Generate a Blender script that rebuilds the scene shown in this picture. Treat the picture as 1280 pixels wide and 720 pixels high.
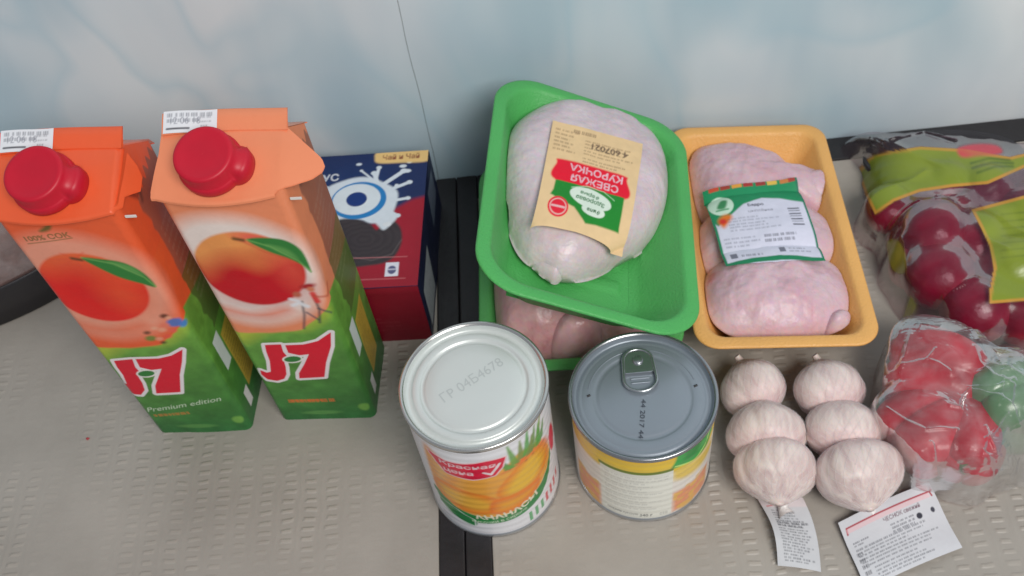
import bpy, bmesh, math, random
import numpy as np
from mathutils import Vector, Matrix
random.seed(5); RNG = np.random.default_rng(7)
for o in list(bpy.data.objects): bpy.data.objects.remove(o)
SC = bpy.context.scene; COL = SC.collection

# ------------------------------------------------------------------ camera
TH, RO, YAW = .923306, -.162236, -.0789377
FPX = 1273.76; CAMZ = .605
def _cam():
    fw = np.array([math.sin(YAW)*math.cos(TH), math.cos(YAW)*math.cos(TH), -math.sin(TH)])
    r0 = np.array([math.cos(YAW), -math.sin(YAW), 0.]); u0 = np.cross(r0, fw)
    return math.cos(RO)*r0+math.sin(RO)*u0, -math.sin(RO)*r0+math.cos(RO)*u0, fw
CR, CU, CF = _cam()
cd = bpy.data.cameras.new('camera'); cam = bpy.data.objects.new('camera', cd); COL.objects.link(cam)
cam.matrix_world = Matrix(((CR[0], CU[0], -CF[0], 0), (CR[1], CU[1], -CF[1], 0), (CR[2], CU[2], -CF[2], CAMZ), (0, 0, 0, 1)))
cd.sensor_width = 36; cd.lens = FPX/1280*36; cd.clip_start = .01; cd.clip_end = 50
cd.dof.use_dof = True; cd.dof.focus_distance = .52; cd.dof.aperture_fstop = 16
SC.camera = cam
# ------------------------------------------------------------------ light
w = bpy.data.worlds.new('World'); SC.world = w; w.use_nodes = True
bg = w.node_tree.nodes['Background']; bg.inputs[0].default_value = (.80, .88, 1, 1); bg.inputs[1].default_value = .30
def area(name, loc, target, size, power, col):
    l = bpy.data.lights.new(name, 'AREA'); l.shape = 'RECTANGLE'; l.size, l.size_y = size; l.energy = power; l.color = col
    o = bpy.data.objects.new(name, l); COL.objects.link(o); o.location = loc
    o.rotation_euler = (Vector(target)-Vector(loc)).to_track_quat('-Z', 'Y').to_euler(); return o
area('window_light', (.55, -.75, 1.50), (.0, .45, .05), (.8, .7), 27, (1, .97, .93))
SC.view_settings.view_transform = 'Standard'; SC.view_settings.look = 'None'
SC.view_settings.exposure = -.03; SC.view_settings.gamma = 1; SC.view_settings.use_curve_mapping = False

# ------------------------------------------------------------------ helpers
def lin(c):
    c = np.asarray(c, float)/255.
    return np.where(c <= .04045, c/12.92, ((c+.055)/1.055)**2.4)
def alb(c, k=1.3):
    v = lin(c)*k; m = v.max(-1, keepdims=True)
    return np.clip(v*np.minimum(1, .84/np.maximum(m, 1e-6)), .004, .84)
def at(px, py, z):
    """table-space point at height z"""
    d = CF+CR*(px-640)/FPX-CU*(py-360)/FPX; t = (z-CAMZ)/d[2]
    return np.array([0, 0, CAMZ])+t*d
def on_plane(px, py, o, n):
    d = CF+CR*(px-640)/FPX-CU*(py-360)/FPX; O = np.array([0, 0, CAMZ])
    return O+d*(((np.asarray(o)-O)@n)/(d@n))
def vnoise(p, scale, seed=0, octaves=1):
    """smooth value noise on (...,2|3) points, vectorised, -1..1"""
    p = np.asarray(p, float)
    if p.shape[-1] == 2: p = np.concatenate([p, np.zeros(p.shape[:-1]+(1,))], -1)
    out = 0; amp = 1; tot = 0
    for o_ in range(octaves):
        q = p*scale*(2**o_)+seed*17.3+o_*5.1
        i = np.floor(q).astype(np.int64); f = q-i; f = f*f*(3-2*f)
        def h(ix, iy, iz):
            n = (ix*374761393+iy*668265263+iz*2147483647+seed*1274126177) & 0xffffffff
            n = ((n ^ (n >> 13))*1274126177) & 0xffffffff
            return ((n ^ (n >> 16)) & 0xffff)/32767.5-1
        r = 0
        for dx in (0, 1):
            for dy in (0, 1):
                for dz in (0, 1):
                    wgt = (f[..., 0] if dx else 1-f[..., 0])*(f[..., 1] if dy else 1-f[..., 1])*(f[..., 2] if dz else 1-f[..., 2])
                    r = r+wgt*h(i[..., 0]+dx, i[..., 1]+dy, i[..., 2]+dz)
        out = out+amp*r; tot += amp; amp *= .5
    return out/tot

# ---- scene tree
def thing(name, label, cat, loc=(0, 0, 0), rot=(0, 0, 0), group=None):
    o = bpy.data.objects.new(name, None); COL.objects.link(o); o.location = loc; o.rotation_euler = rot
    o.empty_display_size = .01
    tag(o, label, cat, group); return o
def tag(o, label, cat, group=None):
    o['label'] = label; o['category'] = cat
    if group: o['group'] = group
    return o
def link(name, me, mat=None, parent=None, smooth=True):
    o = bpy.data.objects.new(name, me); COL.objects.link(o)
    if mat: me.materials.append(mat)
    if parent is not None: o.parent = parent
    if smooth: me.polygons.foreach_set('use_smooth', [True]*len(me.polygons))
    return o
def mesh_np(name, V, Fq):
    me = bpy.data.meshes.new(name); V = np.asarray(V, np.float32).reshape(-1, 3); Fq = np.asarray(Fq, np.int32); n, k = Fq.shape
    me.vertices.add(len(V)); me.vertices.foreach_set('co', V.ravel())
    me.loops.add(n*k); me.loops.foreach_set('vertex_index', Fq.ravel())
    me.polygons.add(n); me.polygons.foreach_set('loop_start', np.arange(0, n*k, k, dtype=np.int32))
    me.update(calc_edges=True); me.validate(); return me
def grid(name, P, mat, parent=None, close_u=False, close_v=False, color=None, alpha=None, flip=False):
    """P: (nv,nu,3)"""
    nv, nu = P.shape[:2]; idx = np.arange(nv*nu).reshape(nv, nu)
    if close_u: idx = np.concatenate([idx, idx[:, :1]], 1)
    if close_v: idx = np.concatenate([idx, idx[:1]], 0)
    q = np.stack([idx[:-1, :-1], idx[:-1, 1:], idx[1:, 1:], idx[1:, :-1]], -1).reshape(-1, 4)
    if flip: q = q[:, ::-1]
    me = mesh_np(name, P, q)
    if color is not None:
        a = me.color_attributes.new('Print', 'FLOAT_COLOR', 'POINT')
        c = np.ones((nv*nu, 4), np.float32); c[:, :3] = color.reshape(-1, 3)
        if alpha is not None: c[:, 3] = alpha.ravel()
        a.data.foreach_set('color', c.ravel())
    return link(name, me, mat, parent)
def bm_obj(name, bm, mat, parent=None, smooth=False):
    me = bpy.data.meshes.new(name); bmesh.ops.recalc_face_normals(bm, faces=bm.faces); bm.to_mesh(me); bm.free()
    return link(name, me, mat, parent, smooth)
def box(name, lo, hi, mat, parent=None, bev=0, seg=2):
    bm = bmesh.new(); bmesh.ops.create_cube(bm, size=1)
    for v in bm.verts: v.co = [(lo[i]+hi[i])/2+v.co[i]*(hi[i]-lo[i]) for i in range(3)]
    if bev: bmesh.ops.bevel(bm, geom=bm.edges[:], offset=bev, segments=seg, affect='EDGES', profile=.5)
    return bm_obj(name, bm, mat, parent, smooth=False)
def lathe(name, prof, mat, parent=None, n=96, color=None):
    t = np.linspace(0, 2*np.pi, n, endpoint=False); prof = np.array(prof)
    P = np.stack([prof[:, None, 0]*np.cos(t), prof[:, None, 0]*np.sin(t), prof[:, None, 1]+0*t], -1)
    return grid(name, P, mat, parent, close_u=True, color=color)
def tube(name, pts, r, mat, parent=None, n=8, closed=False):
    pts = [Vector(p) for p in pts]; m = len(pts); rows = []; up = Vector((0, 0, 1))
    for i, p in enumerate(pts):
        a = pts[(i-1) % m] if closed or i > 0 else p; b = pts[(i+1) % m] if closed or i < m-1 else p
        t = (b-a).normalized(); s = t.cross(up)
        if s.length < 1e-4: s = Vector((1, 0, 0))
        s.normalize(); u = s.cross(t); rr = r[i] if hasattr(r, '__len__') else r
        rows.append([p+rr*(math.cos(k*2*math.pi/n)*s+math.sin(k*2*math.pi/n)*u) for k in range(n)])
    return grid(name, np.array([[list(v) for v in row] for row in rows]), mat, parent, close_u=True, close_v=closed)
def rrect(a, b, R, n=10):
    out = []
    for cx, cy, t0 in ((a-R, b-R, 0), (-(a-R), b-R, 90), (-(a-R), -(b-R), 180), (a-R, -(b-R), 270)):
        for t in np.radians(np.linspace(t0, t0+90, n)): out.append((cx+R*math.cos(t), cy+R*math.sin(t)))
    return np.array(out)
def spline(pts, n):
    """closed Catmull-Rom"""
    p = np.array(pts, float); m = len(p); out = []
    for k in range(n):
        s = k*m/n; i = int(s); t = s-i
        a, b, c_, d = p[(i-1) % m], p[i % m], p[(i+1) % m], p[(i+2) % m]
        out.append(.5*(2*b+(c_-a)*t+(2*a-5*b+4*c_-d)*t*t+(3*b-a-3*c_+d)*t**3))
    return np.array(out)

# ---- materials
def mat(name, col=(.5, .5, .5), rough=.5, metal=0, spec=.5, coat=0, attr=False, sss=0, nscale=0, namp=.12, bump=0, bscale=200, alpha=None, tint=None):
    m = bpy.data.materials.new(name); m.use_nodes = True; N = m.node_tree.nodes; L = m.node_tree.links; b = N['Principled BSDF']
    b.inputs['Roughness'].default_value = rough; b.inputs['Metallic'].default_value = metal
    b.inputs['Specular IOR Level'].default_value = spec; b.inputs['Coat Weight'].default_value = coat
    b.inputs['Coat Roughness'].default_value = .15
    tc = N.new('ShaderNodeTexCoord')
    if attr:
        a = N.new('ShaderNodeVertexColor'); a.layer_name = 'Print'; src = a.outputs[0]
    else:
        a = N.new('ShaderNodeRGB'); a.outputs[0].default_value = (*col, 1); src = a.outputs[0]
    if nscale:
        no = N.new('ShaderNodeTexNoise'); no.inputs['Scale'].default_value = nscale; no.inputs['Detail'].default_value = 5
        L.new(tc.outputs['Object'], no.inputs['Vector'])
        mr = N.new('ShaderNodeMapRange'); mr.inputs[1].default_value = .3; mr.inputs[2].default_value = .7
        mr.inputs[3].default_value = 1-namp; mr.inputs[4].default_value = 1+namp; L.new(no.outputs[0], mr.inputs[0])
        mx = N.new('ShaderNodeMix'); mx.data_type = 'RGBA'; mx.blend_type = 'MULTIPLY'; mx.inputs[0].default_value = 1
        L.new(src, mx.inputs[6]); L.new(mr.outputs[0], mx.inputs[7]); src = mx.outputs[2]
    L.new(src, b.inputs['Base Color'])
    if sss:
        b.inputs['Subsurface Weight'].default_value = sss; b.inputs['Subsurface Scale'].default_value = .004
        b.inputs['Subsurface Radius'].default_value = (1, .4, .3)
    if bump:
        n2 = N.new('ShaderNodeTexNoise'); n2.inputs['Scale'].default_value = bscale; n2.inputs['Detail'].default_value = 4
        L.new(tc.outputs['Object'], n2.inputs['Vector']); bp = N.new('ShaderNodeBump'); bp.inputs['Distance'].default_value = bump
        L.new(n2.outputs[0], bp.inputs['Height']); L.new(bp.outputs[0], b.inputs['Normal'])
        if coat: L.new(bp.outputs[0], b.inputs['Coat Normal'])
    return m
def film_mat(name, haze=.14, fac=3.2, trc=(1, 1, 1), gloss=.5, attr=False, tint=(.74, .75, .76), bscale=60, bump=.004, rough=.12):
    """clear plastic film: transparent, a little milky, glossy; Print alpha = opaque printed ink"""
    m = bpy.data.materials.new(name); m.use_nodes = True; N = m.node_tree.nodes; L = m.node_tree.links
    b = N['Principled BSDF']; out = N['Material Output']; b.inputs['Roughness'].default_value = .3
    tr = N.new('ShaderNodeBsdfTransparent'); tr.inputs[0].default_value = (*trc, 1); gl = N.new('ShaderNodeBsdfGlossy'); gl.inputs['Roughness'].default_value = rough
    df = N.new('ShaderNodeBsdfDiffuse'); df.inputs[0].default_value = (*tint, 1)
    tc = N.new('ShaderNodeTexCoord'); no = N.new('ShaderNodeTexNoise'); no.inputs['Scale'].default_value = bscale
    no.inputs['Detail'].default_value = 3; no.inputs['Distortion'].default_value = 1.5; L.new(tc.outputs['Object'], no.inputs['Vector'])
    bp = N.new('ShaderNodeBump'); bp.inputs['Distance'].default_value = bump; L.new(no.outputs[0], bp.inputs['Height'])
    for s in (gl, df, b): L.new(bp.outputs[0], s.inputs['Normal'])
    lw = N.new('ShaderNodeLayerWeight'); lw.inputs[0].default_value = .28; L.new(bp.outputs[0], lw.inputs['Normal']); fr = N.new('ShaderNodeFresnel'); fr.inputs[0].default_value = 1.42; L.new(bp.outputs[0], fr.inputs['Normal'])
    mr = N.new('ShaderNodeMapRange'); mr.inputs[3].default_value = haze; mr.inputs[4].default_value = min(1, haze*fac); L.new(lw.outputs['Facing'], mr.inputs[0])
    pn = N.new('ShaderNodeTexNoise'); pn.inputs['Scale'].default_value = bscale*1.6; pn.inputs['Detail'].default_value = 4; pn.inputs['Distortion'].default_value = 2; L.new(tc.outputs['Object'], pn.inputs['Vector'])
    pr = N.new('ShaderNodeMapRange'); pr.inputs[1].default_value = .38; pr.inputs[2].default_value = .66; pr.inputs[3].default_value = .55; pr.inputs[4].default_value = 1.6; L.new(pn.outputs[0], pr.inputs[0])  # patchy diffuse haze, standing in for uneven reflections on the film
    hm = N.new('ShaderNodeMath'); hm.operation = 'MULTIPLY'; hm.use_clamp = True; L.new(mr.outputs[0], hm.inputs[0]); L.new(pr.outputs[0], hm.inputs[1])
    m1 = N.new('ShaderNodeMixShader'); L.new(hm.outputs[0], m1.inputs[0]); L.new(tr.outputs[0], m1.inputs[1]); L.new(df.outputs[0], m1.inputs[2])
    mg = N.new('ShaderNodeMath'); mg.operation = 'MULTIPLY'; L.new(fr.outputs[0], mg.inputs[0]); mg.inputs[1].default_value = gloss
    m2 = N.new('ShaderNodeMixShader'); L.new(mg.outputs[0], m2.inputs[0]); L.new(m1.outputs[0], m2.inputs[1]); L.new(gl.outputs[0], m2.inputs[2])
    last = m2
    if attr:
        a = N.new('ShaderNodeVertexColor'); a.layer_name = 'Print'; L.new(a.outputs[0], b.inputs['Base Color'])
        m3 = N.new('ShaderNodeMixShader'); L.new(a.outputs[1], m3.inputs[0]); L.new(m2.outputs[0], m3.inputs[1]); L.new(b.outputs[0], m3.inputs[2]); last = m3
    L.new(last.outputs[0], out.inputs['Surface']); return m

# ---- printed artwork: a small numpy canvas, baked to a colour attribute on a fine grid
_glyph = {}
def text_tris(s, bold=0.):
    key = (s, bold)
    if key in _glyph: return _glyph[key]
    cu = bpy.data.curves.new('t', 'FONT'); cu.body = s; cu.size = 1; cu.offset = bold; cu.resolution_u = 3
    o = bpy.data.objects.new('t', cu); COL.objects.link(o)
    me = o.evaluated_get(bpy.context.evaluated_depsgraph_get()).to_mesh(); me.calc_loop_triangles()
    V = np.array([v.co[:2] for v in me.vertices]).reshape(-1, 2)
    T = np.array([t.vertices[:] for t in me.loop_triangles]).reshape(-1, 3).astype(int)
    r = V[T].reshape(-1, 3, 2); ar = np.abs((r[:, 1, 0]-r[:, 0, 0])*(r[:, 2, 1]-r[:, 0, 1])-(r[:, 1, 1]-r[:, 0, 1])*(r[:, 2, 0]-r[:, 0, 0])); r = r[ar > 1e-6]; ar = (r[:, 1, 0]-r[:, 0, 0])*(r[:, 2, 1]-r[:, 0, 1])-(r[:, 1, 1]-r[:, 0, 1])*(r[:, 2, 0]-r[:, 0, 0]); r[ar < 0] = r[ar < 0][:, ::-1]; bpy.data.objects.remove(o); bpy.data.curves.remove(cu)
    _glyph[key] = r; return r
class Art:
    def __init__(s, W, H, ppm=2.6, col=(255, 255, 255), x0=0, y0=0, k=1.3):
        s.W, s.H, s.ppm, s.x0, s.y0, s.k = W, H, ppm, x0, y0, k
        s.nx, s.ny = int(W*ppm), int(H*ppm)
        s.x, s.y = np.meshgrid(x0+(np.arange(s.nx)+.5)/ppm, y0+(np.arange(s.ny)+.5)/ppm)
        s.c = np.zeros((s.ny, s.nx, 3)); s.c[:] = alb(col, k); s.a = np.zeros((s.ny, s.nx))
    def put(s, m, col, a=1., al=None):
        m = np.clip(m, 0, 1)*a
        c = alb(col, s.k) if not isinstance(col, np.ndarray) or col.ndim == 1 else col
        s.c = s.c*(1-m[..., None])+c*m[..., None]
        if al is not None: s.a = s.a*(1-m)+al*m
    def m_ell(s, cx, cy, rx, ry, ang=0, soft=None):
        a = math.radians(ang); dx, dy = s.x-cx, s.y-cy
        X = dx*math.cos(a)+dy*math.sin(a); Y = -dx*math.sin(a)+dy*math.cos(a)
        d = (1-np.sqrt((X/rx)**2+(Y/ry)**2))*min(rx, ry)
        return np.clip(d/(soft or .5/s.ppm)*.5+.5, 0, 1)
    def m_poly(s, pts, soft=None):
        P = np.array(pts, float); inside = np.zeros(s.x.shape, bool); dist = np.full(s.x.shape, 1e9)
        for i in range(len(P)):
            a, b = P[i], P[(i+1) % len(P)]
            with np.errstate(divide='ignore', invalid='ignore'):
                cond = ((a[1] > s.y) != (b[1] > s.y)) & (s.x < (b[0]-a[0])*(s.y-a[1])/(b[1]-a[1]+1e-12)+a[0])
            inside ^= cond; ab = b-a; t = np.clip(((s.x-a[0])*ab[0]+(s.y-a[1])*ab[1])/(ab@ab+1e-12), 0, 1)
            dist = np.minimum(dist, np.hypot(s.x-a[0]-t*ab[0], s.y-a[1]-t*ab[1]))
        d = np.where(inside, dist, -dist); s.d = d
        return np.clip(d/(soft or .5/s.ppm)*.5+.5, 0, 1)
    def m_line(s, pts, wd, soft=None):
        P = np.array(pts, float); dist = np.full(s.x.shape, 1e9)
        for a, b in zip(P[:-1], P[1:]):
            ab = b-a; t = np.clip(((s.x-a[0])*ab[0]+(s.y-a[1])*ab[1])/(ab@ab+1e-12), 0, 1)
            dist = np.minimum(dist, np.hypot(s.x-a[0]-t*ab[0], s.y-a[1]-t*ab[1]))
        return np.clip((wd/2-dist)/(soft or .5/s.ppm)*.5+.5, 0, 1)
    def m_smooth(s, pts, soft=None, n=48): return s.m_poly(spline(pts, n), soft)
    def m_text(s, txt, cx, cy, h, wd=None, ang=0, bold=.02, shear=0, warp=None):
        """text centred at cx,cy; cap height h; squeezed to width wd"""
        T = text_tris(txt, bold)
        if not len(T): return np.zeros(s.x.shape)
        lo = T.reshape(-1, 2).min(0); hi = T.reshape(-1, 2).max(0); T = (T-(lo+hi)/2)
        sy = h/(hi[1]-lo[1]); sx = wd/(hi[0]-lo[0]) if wd else sy
        T = T*[sx, sy]; T = np.stack([T[..., 0]+shear*T[..., 1], T[..., 1]], -1)
        if warp is not None: T = np.stack([T[..., 0], T[..., 1]+warp(T[..., 0])], -1)
        a = math.radians(ang); R = np.array([[math.cos(a), math.sin(a)], [-math.sin(a), math.cos(a)]]); T = T@R+[cx, cy]
        SS = 3; m = np.zeros((s.ny*SS, s.nx*SS), bool); T = (T-[s.x0, s.y0])*s.ppm*SS
        for t in T:
            l = np.floor(t.min(0)).astype(int); g = np.ceil(t.max(0)).astype(int)
            l = np.maximum(l, 0); g = np.minimum(g, [s.nx*SS, s.ny*SS])
            if (g <= l).any(): continue
            X, Y = np.meshgrid(np.arange(l[0], g[0])+.5, np.arange(l[1], g[1])+.5)
            e = [(t[(i+1) % 3][0]-t[i][0])*(Y-t[i][1])-(t[(i+1) % 3][1]-t[i][1])*(X-t[i][0]) for i in range(3)]
            ins = ((e[0] >= 0) & (e[1] >= 0) & (e[2] >= 0)) | ((e[0] <= 0) & (e[1] <= 0) & (e[2] <= 0))
            m[l[1]:g[1], l[0]:g[0]] |= ins
        return m.reshape(s.ny, SS, s.nx, SS).mean((1, 3))
    def lines(s, x0, y0, x1, y1, rows, col=(70, 70, 80), a=.7, th=.45, seed=0, ang=0):
        """rows of unreadably small print"""
        rg = np.random.default_rng(seed); cx, cy = (x0+x1)/2, (y0+y1)/2; A = math.radians(ang)
        X = (s.x-cx)*math.cos(A)+(s.y-cy)*math.sin(A)+cx; Y = -(s.x-cx)*math.sin(A)+(s.y-cy)*math.cos(A)+cy
        for i in range(rows):
            yy = y1-(i+.5)*(y1-y0)/rows; x = x0; end = x0+(x1-x0)*rg.uniform(.55, 1)
            pitch = (y1-y0)/rows
            while x < end:
                L_ = rg.uniform(1.2, 5)
                mm = (abs(Y-yy) < pitch*th/2) & (X > x) & (X < min(x+L_, end))
                g = .55+.45*np.sin(X*9+seed+i*3.1)*np.sin(X*4.3+i)
                s.put(mm*g, col, a); x += L_+rg.uniform(.5, 1.1)
    def noise(s, amp, scale, seed=0):
        n = vnoise(np.stack([s.x, s.y], -1), scale, seed, 3); s.c = np.clip(s.c*(1+amp*n[..., None]), 0, 1)
    def sample(s, X, Y, what='c'):
        A = s.c if what == 'c' else s.a
        fx = np.clip((X-s.x0)*s.ppm-.5, 0, s.nx-1.001); fy = np.clip((Y-s.y0)*s.ppm-.5, 0, s.ny-1.001)
        i, j = fx.astype(int), fy.astype(int); a, b = fx-i, fy-j
        if A.ndim == 3: a, b = a[..., None], b[..., None]
        return A[j, i]*(1-a)*(1-b)+A[j, i+1]*a*(1-b)+A[j+1, i]*(1-a)*b+A[j+1, i+1]*a*b
def sheet(name, art, fn, step, m, parent=None, alpha=False):
    """flat or draped label: fn(X,Y mm)->(...,3) metres"""
    nx, ny = max(2, int(art.W/step)), max(2, int(art.H/step))
    X, Y = np.meshgrid(art.x0+np.linspace(0, art.W, nx), art.y0+np.linspace(0, art.H, ny))
    return grid(name, fn(X, Y), m, parent, color=art.sample(X, Y), alpha=art.sample(X, Y, 'a') if alpha else None)

M_card = mat('coated_card', attr=True, rough=.40, spec=.28, coat=.05, nscale=30, namp=.03, bump=.0006, bscale=60)
M_paper = mat('paper_label', attr=True, rough=.55, spec=.3, nscale=60, namp=.03, bump=.0002, bscale=200)
M_canprint = mat('can_paper', attr=True, rough=.32, spec=.4, coat=.15, nscale=40, namp=.02)

# ================================================================== setting
def wall_material():
    m = bpy.data.materials.new('wall_covering'); m.use_nodes = True; N = m.node_tree.nodes; L = m.node_tree.links; b = N['Principled BSDF']
    b.inputs['Roughness'].default_value = .42; b.inputs['Specular IOR Level'].default_value = .3
    tc = N.new('ShaderNodeTexCoord')
    def noise(sx, sz, rotd, scale, det=2, dist=0, off=0):
        mp = N.new('ShaderNodeMapping'); mp.inputs['Scale'].default_value = (sx, 1, sz); mp.inputs['Rotation'].default_value = (0, math.radians(rotd), 0)
        mp.inputs['Location'].default_value = (off, 0, off*.7)
        L.new(tc.outputs['Object'], mp.inputs[0]); n = N.new('ShaderNodeTexNoise'); n.inputs['Scale'].default_value = scale
        n.inputs['Detail'].default_value = det; n.inputs['Distortion'].default_value = dist; L.new(mp.outputs[0], n.inputs['Vector']); return n.outputs[0]
    def ramp(src, stops):
        r = N.new('ShaderNodeValToRGB'); L.new(src, r.inputs[0]); e = r.color_ramp.elements
        e[0].position, e[0].color = stops[0][0], (*stops[0][1], 1); e[1].position, e[1].color = stops[-1][0], (*stops[-1][1], 1)
        for p, c in stops[1:-1]: k = e.new(p); k.color = (*c, 1)
        return r.outputs[0]
    def mix(f, a, bb, mode='MIX'):
        x = N.new('ShaderNodeMix'); x.data_type = 'RGBA'; x.blend_type = mode
        if isinstance(f, float): x.inputs[0].default_value = f
        else: L.new(f, x.inputs[0])
        L.new(a, x.inputs[6]); L.new(bb, x.inputs[7]); return x.outputs[2]
    base = ramp(noise(1, .6, 34, 4.3, 2, .8), [(.33, (.42, .59, .68)), (.44, (.54, .67, .74)), (.52, (.72, .79, .83)), (.64, (.82, .84, .86))])
    streak = ramp(noise(2.2, .5, 30, 7, 2, .6, 3), [(.35, (.90, .93, .95)), (.55, (1, 1, 1)), (.68, (1.06, 1.05, 1.04))])
    c = mix(1., base, streak, 'MULTIPLY')
    leaf = ramp(noise(1.2, .8, -28, 4.2, 1, 2.2, 9), [(.48, (0, 0, 0)), (.55, (.35, .35, .35)), (.62, (.12, .12, .12)), (.75, (0, 0, 0))])
    blue = N.new('ShaderNodeRGB'); blue.outputs[0].default_value = (.40, .60, .70, 1); c = mix(leaf, c, blue.outputs[0])
    vo = N.new('ShaderNodeTexVoronoi'); vo.inputs['Scale'].default_value = 16; L.new(tc.outputs['Object'], vo.inputs['Vector'])
    dot = ramp(vo.outputs['Distance'], [(.02, (.6, .6, .6)), (.04, (0, 0, 0))])
    no2 = ramp(noise(1, 1, 0, 7, 0, 0, 5), [(.55, (0, 0, 0)), (.6, (1, 1, 1))])
    dm = mix(1., dot, no2, 'MULTIPLY'); dk = N.new('ShaderNodeRGB'); dk.outputs[0].default_value = (.12, .12, .15, 1); c = mix(dm, c, dk.outputs[0])
    L.new(c, b.inputs['Base Color'])
    bp = N.new('ShaderNodeBump'); bp.inputs['Distance'].default_value = .003; bp.inputs['Strength'].default_value = .5
    L.new(noise(1, .3, 10, 12, 3), bp.inputs['Height']); L.new(bp.outputs[0], b.inputs['Normal'])
    return m
M_wall = wall_material()
WY = .5745
# the sheeted wall hangs in two lengths that meet at a slightly wandering joint
def wall_sheet(x0, x1, joint_side, yoff):
    zs = np.linspace(-.6, 1.1, 90); n = 60; P = np.zeros((90, n, 3))
    for i, z in enumerate(zs):
        jx = -.0905+.0006*math.sin(z*31)+.0003*math.sin(z*83)-.012*(z-.1)*0
        a, b_ = (x0, jx-.00014) if joint_side == 'r' else (jx+.00014, x1)
        xs = np.linspace(a, b_, n); d = np.abs(xs-jx)
        P[i, :, 0] = xs; P[i, :, 1] = WY+yoff+.0006*np.exp(-d/.004)+.0006*np.sin(xs*23+z*7); P[i, :, 2] = z
    return grid('wall', P, M_wall)
for a in ((-1.6, 0, 'r', 0), (0, 1.8, 'l', .0003)):
    o = wall_sheet(*a); o['kind'] = 'structure'
o = box('wall_backing', (-1.6, WY+.006, -.6), (1.8, WY+.03, 1.1), mat('joint_dark', (.10, .11, .13), .8)); o['kind'] = 'structure'

def table_material():
    m = bpy.data.materials.new('embossed_beige'); m.use_nodes = True; N = m.node_tree.nodes; L = m.node_tree.links; b = N['Principled BSDF']
    b.inputs['Roughness'].default_value = .40; b.inputs['Specular IOR Level'].default_value = .38
    tc = N.new('ShaderNodeTexCoord'); sep = N.new('ShaderNodeSeparateXYZ')
    wp = N.new('ShaderNodeTexNoise'); wp.inputs['Scale'].default_value = 55; L.new(tc.outputs['Object'], wp.inputs['Vector'])
    ad = N.new('ShaderNodeVectorMath'); ad.operation = 'MULTIPLY_ADD'; L.new(wp.outputs[1], ad.inputs[0]); ad.inputs[1].default_value = (.007, .0036, 0); L.new(tc.outputs['Object'], ad.inputs[2])
    L.new(ad.outputs[0], sep.inputs[0])
    def M_(op, a, bb=None, clamp=False):
        n = N.new('ShaderNodeMath'); n.operation = op; n.use_clamp = clamp
        for i, v in enumerate((a, bb)):
            if v is None: continue
            if isinstance(v, (int, float)): n.inputs[i].default_value = v
            else: L.new(v, n.inputs[i])
        return n.outputs[0]
    X, Y = sep.outputs[0], sep.outputs[1]; px, py = .0150, .0068
    fx = M_('ABSOLUTE', M_('SUBTRACT', M_('FRACT', M_('DIVIDE', X, px)), .5)); fy = M_('ABSOLUTE', M_('SUBTRACT', M_('FRACT', M_('DIVIDE', Y, py)), .5))
    dx = M_('MULTIPLY', M_('SUBTRACT', .30, fx), 9., True); dx2 = M_('MAXIMUM', dx, 0.)
    dyy = M_('MULTIPLY', M_('SUBTRACT', .26, fy), 6., True)
    dash = M_('MULTIPLY', dx2, dyy)
    vert = M_('MULTIPLY', M_('SUBTRACT', .5, fx), -8.); vert = M_('MULTIPLY', M_('ADD', vert, 1., True), .25)
    mk = N.new('ShaderNodeTexNoise'); mk.inputs['Scale'].default_value = 9; mk.inputs['Detail'].default_value = 1; L.new(tc.outputs['Object'], mk.inputs['Vector'])
    mr = N.new('ShaderNodeMapRange'); mr.inputs[1].default_value = .40; mr.inputs[2].default_value = .68; mr.inputs[3].default_value = .05; L.new(mk.outputs[0], mr.inputs[0])
    fine = N.new('ShaderNodeTexNoise'); fine.inputs['Scale'].default_value = 420; fine.inputs['Detail'].default_value = 3; L.new(tc.outputs['Object'], fine.inputs['Vector'])
    h = M_('ADD', M_('MULTIPLY', M_('ADD', dash, vert), mr.outputs[0]), M_('MULTIPLY', fine.outputs[0], .16))
    bp = N.new('ShaderNodeBump'); bp.inputs['Distance'].default_value = .0009; bp.inputs['Strength'].default_value = .7; L.new(h, bp.inputs['Height']); L.new(bp.outputs[0], b.inputs['Normal'])
    n3 = N.new('ShaderNodeTexNoise'); n3.inputs['Scale'].default_value = 7; n3.inputs['Detail'].default_value = 9; n3.inputs['Roughness'].default_value = .62; L.new(tc.outputs['Object'], n3.inputs['Vector'])
    r = N.new('ShaderNodeValToRGB'); L.new(n3.outputs[0], r.inputs[0]); e = r.color_ramp.elements
    e[0].position = .27; e[0].color = (.318, .290, .256, 1); e[1].position = .72; e[1].color = (.445, .410, .365, 1)
    mx = N.new('ShaderNodeMix'); mx.data_type = 'RGBA'; mx.blend_type = 'MULTIPLY'; L.new(M_('MULTIPLY', M_('MULTIPLY', dash, mr.outputs[0]), .5), mx.inputs[0])
    L.new(r.outputs[0], mx.inputs[6]); mx.inputs[7].default_value = (1.25, 1.22, 1.18, 1); L.new(mx.outputs[2], b.inputs['Base Color'])  # raised dashes lightened in the base colour, a painted highlight
    return m
M_table = table_material(); M_trim = mat('black_edging', (.020, .018, .020), .45, nscale=40, namp=.2, bump=.0004)
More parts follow.
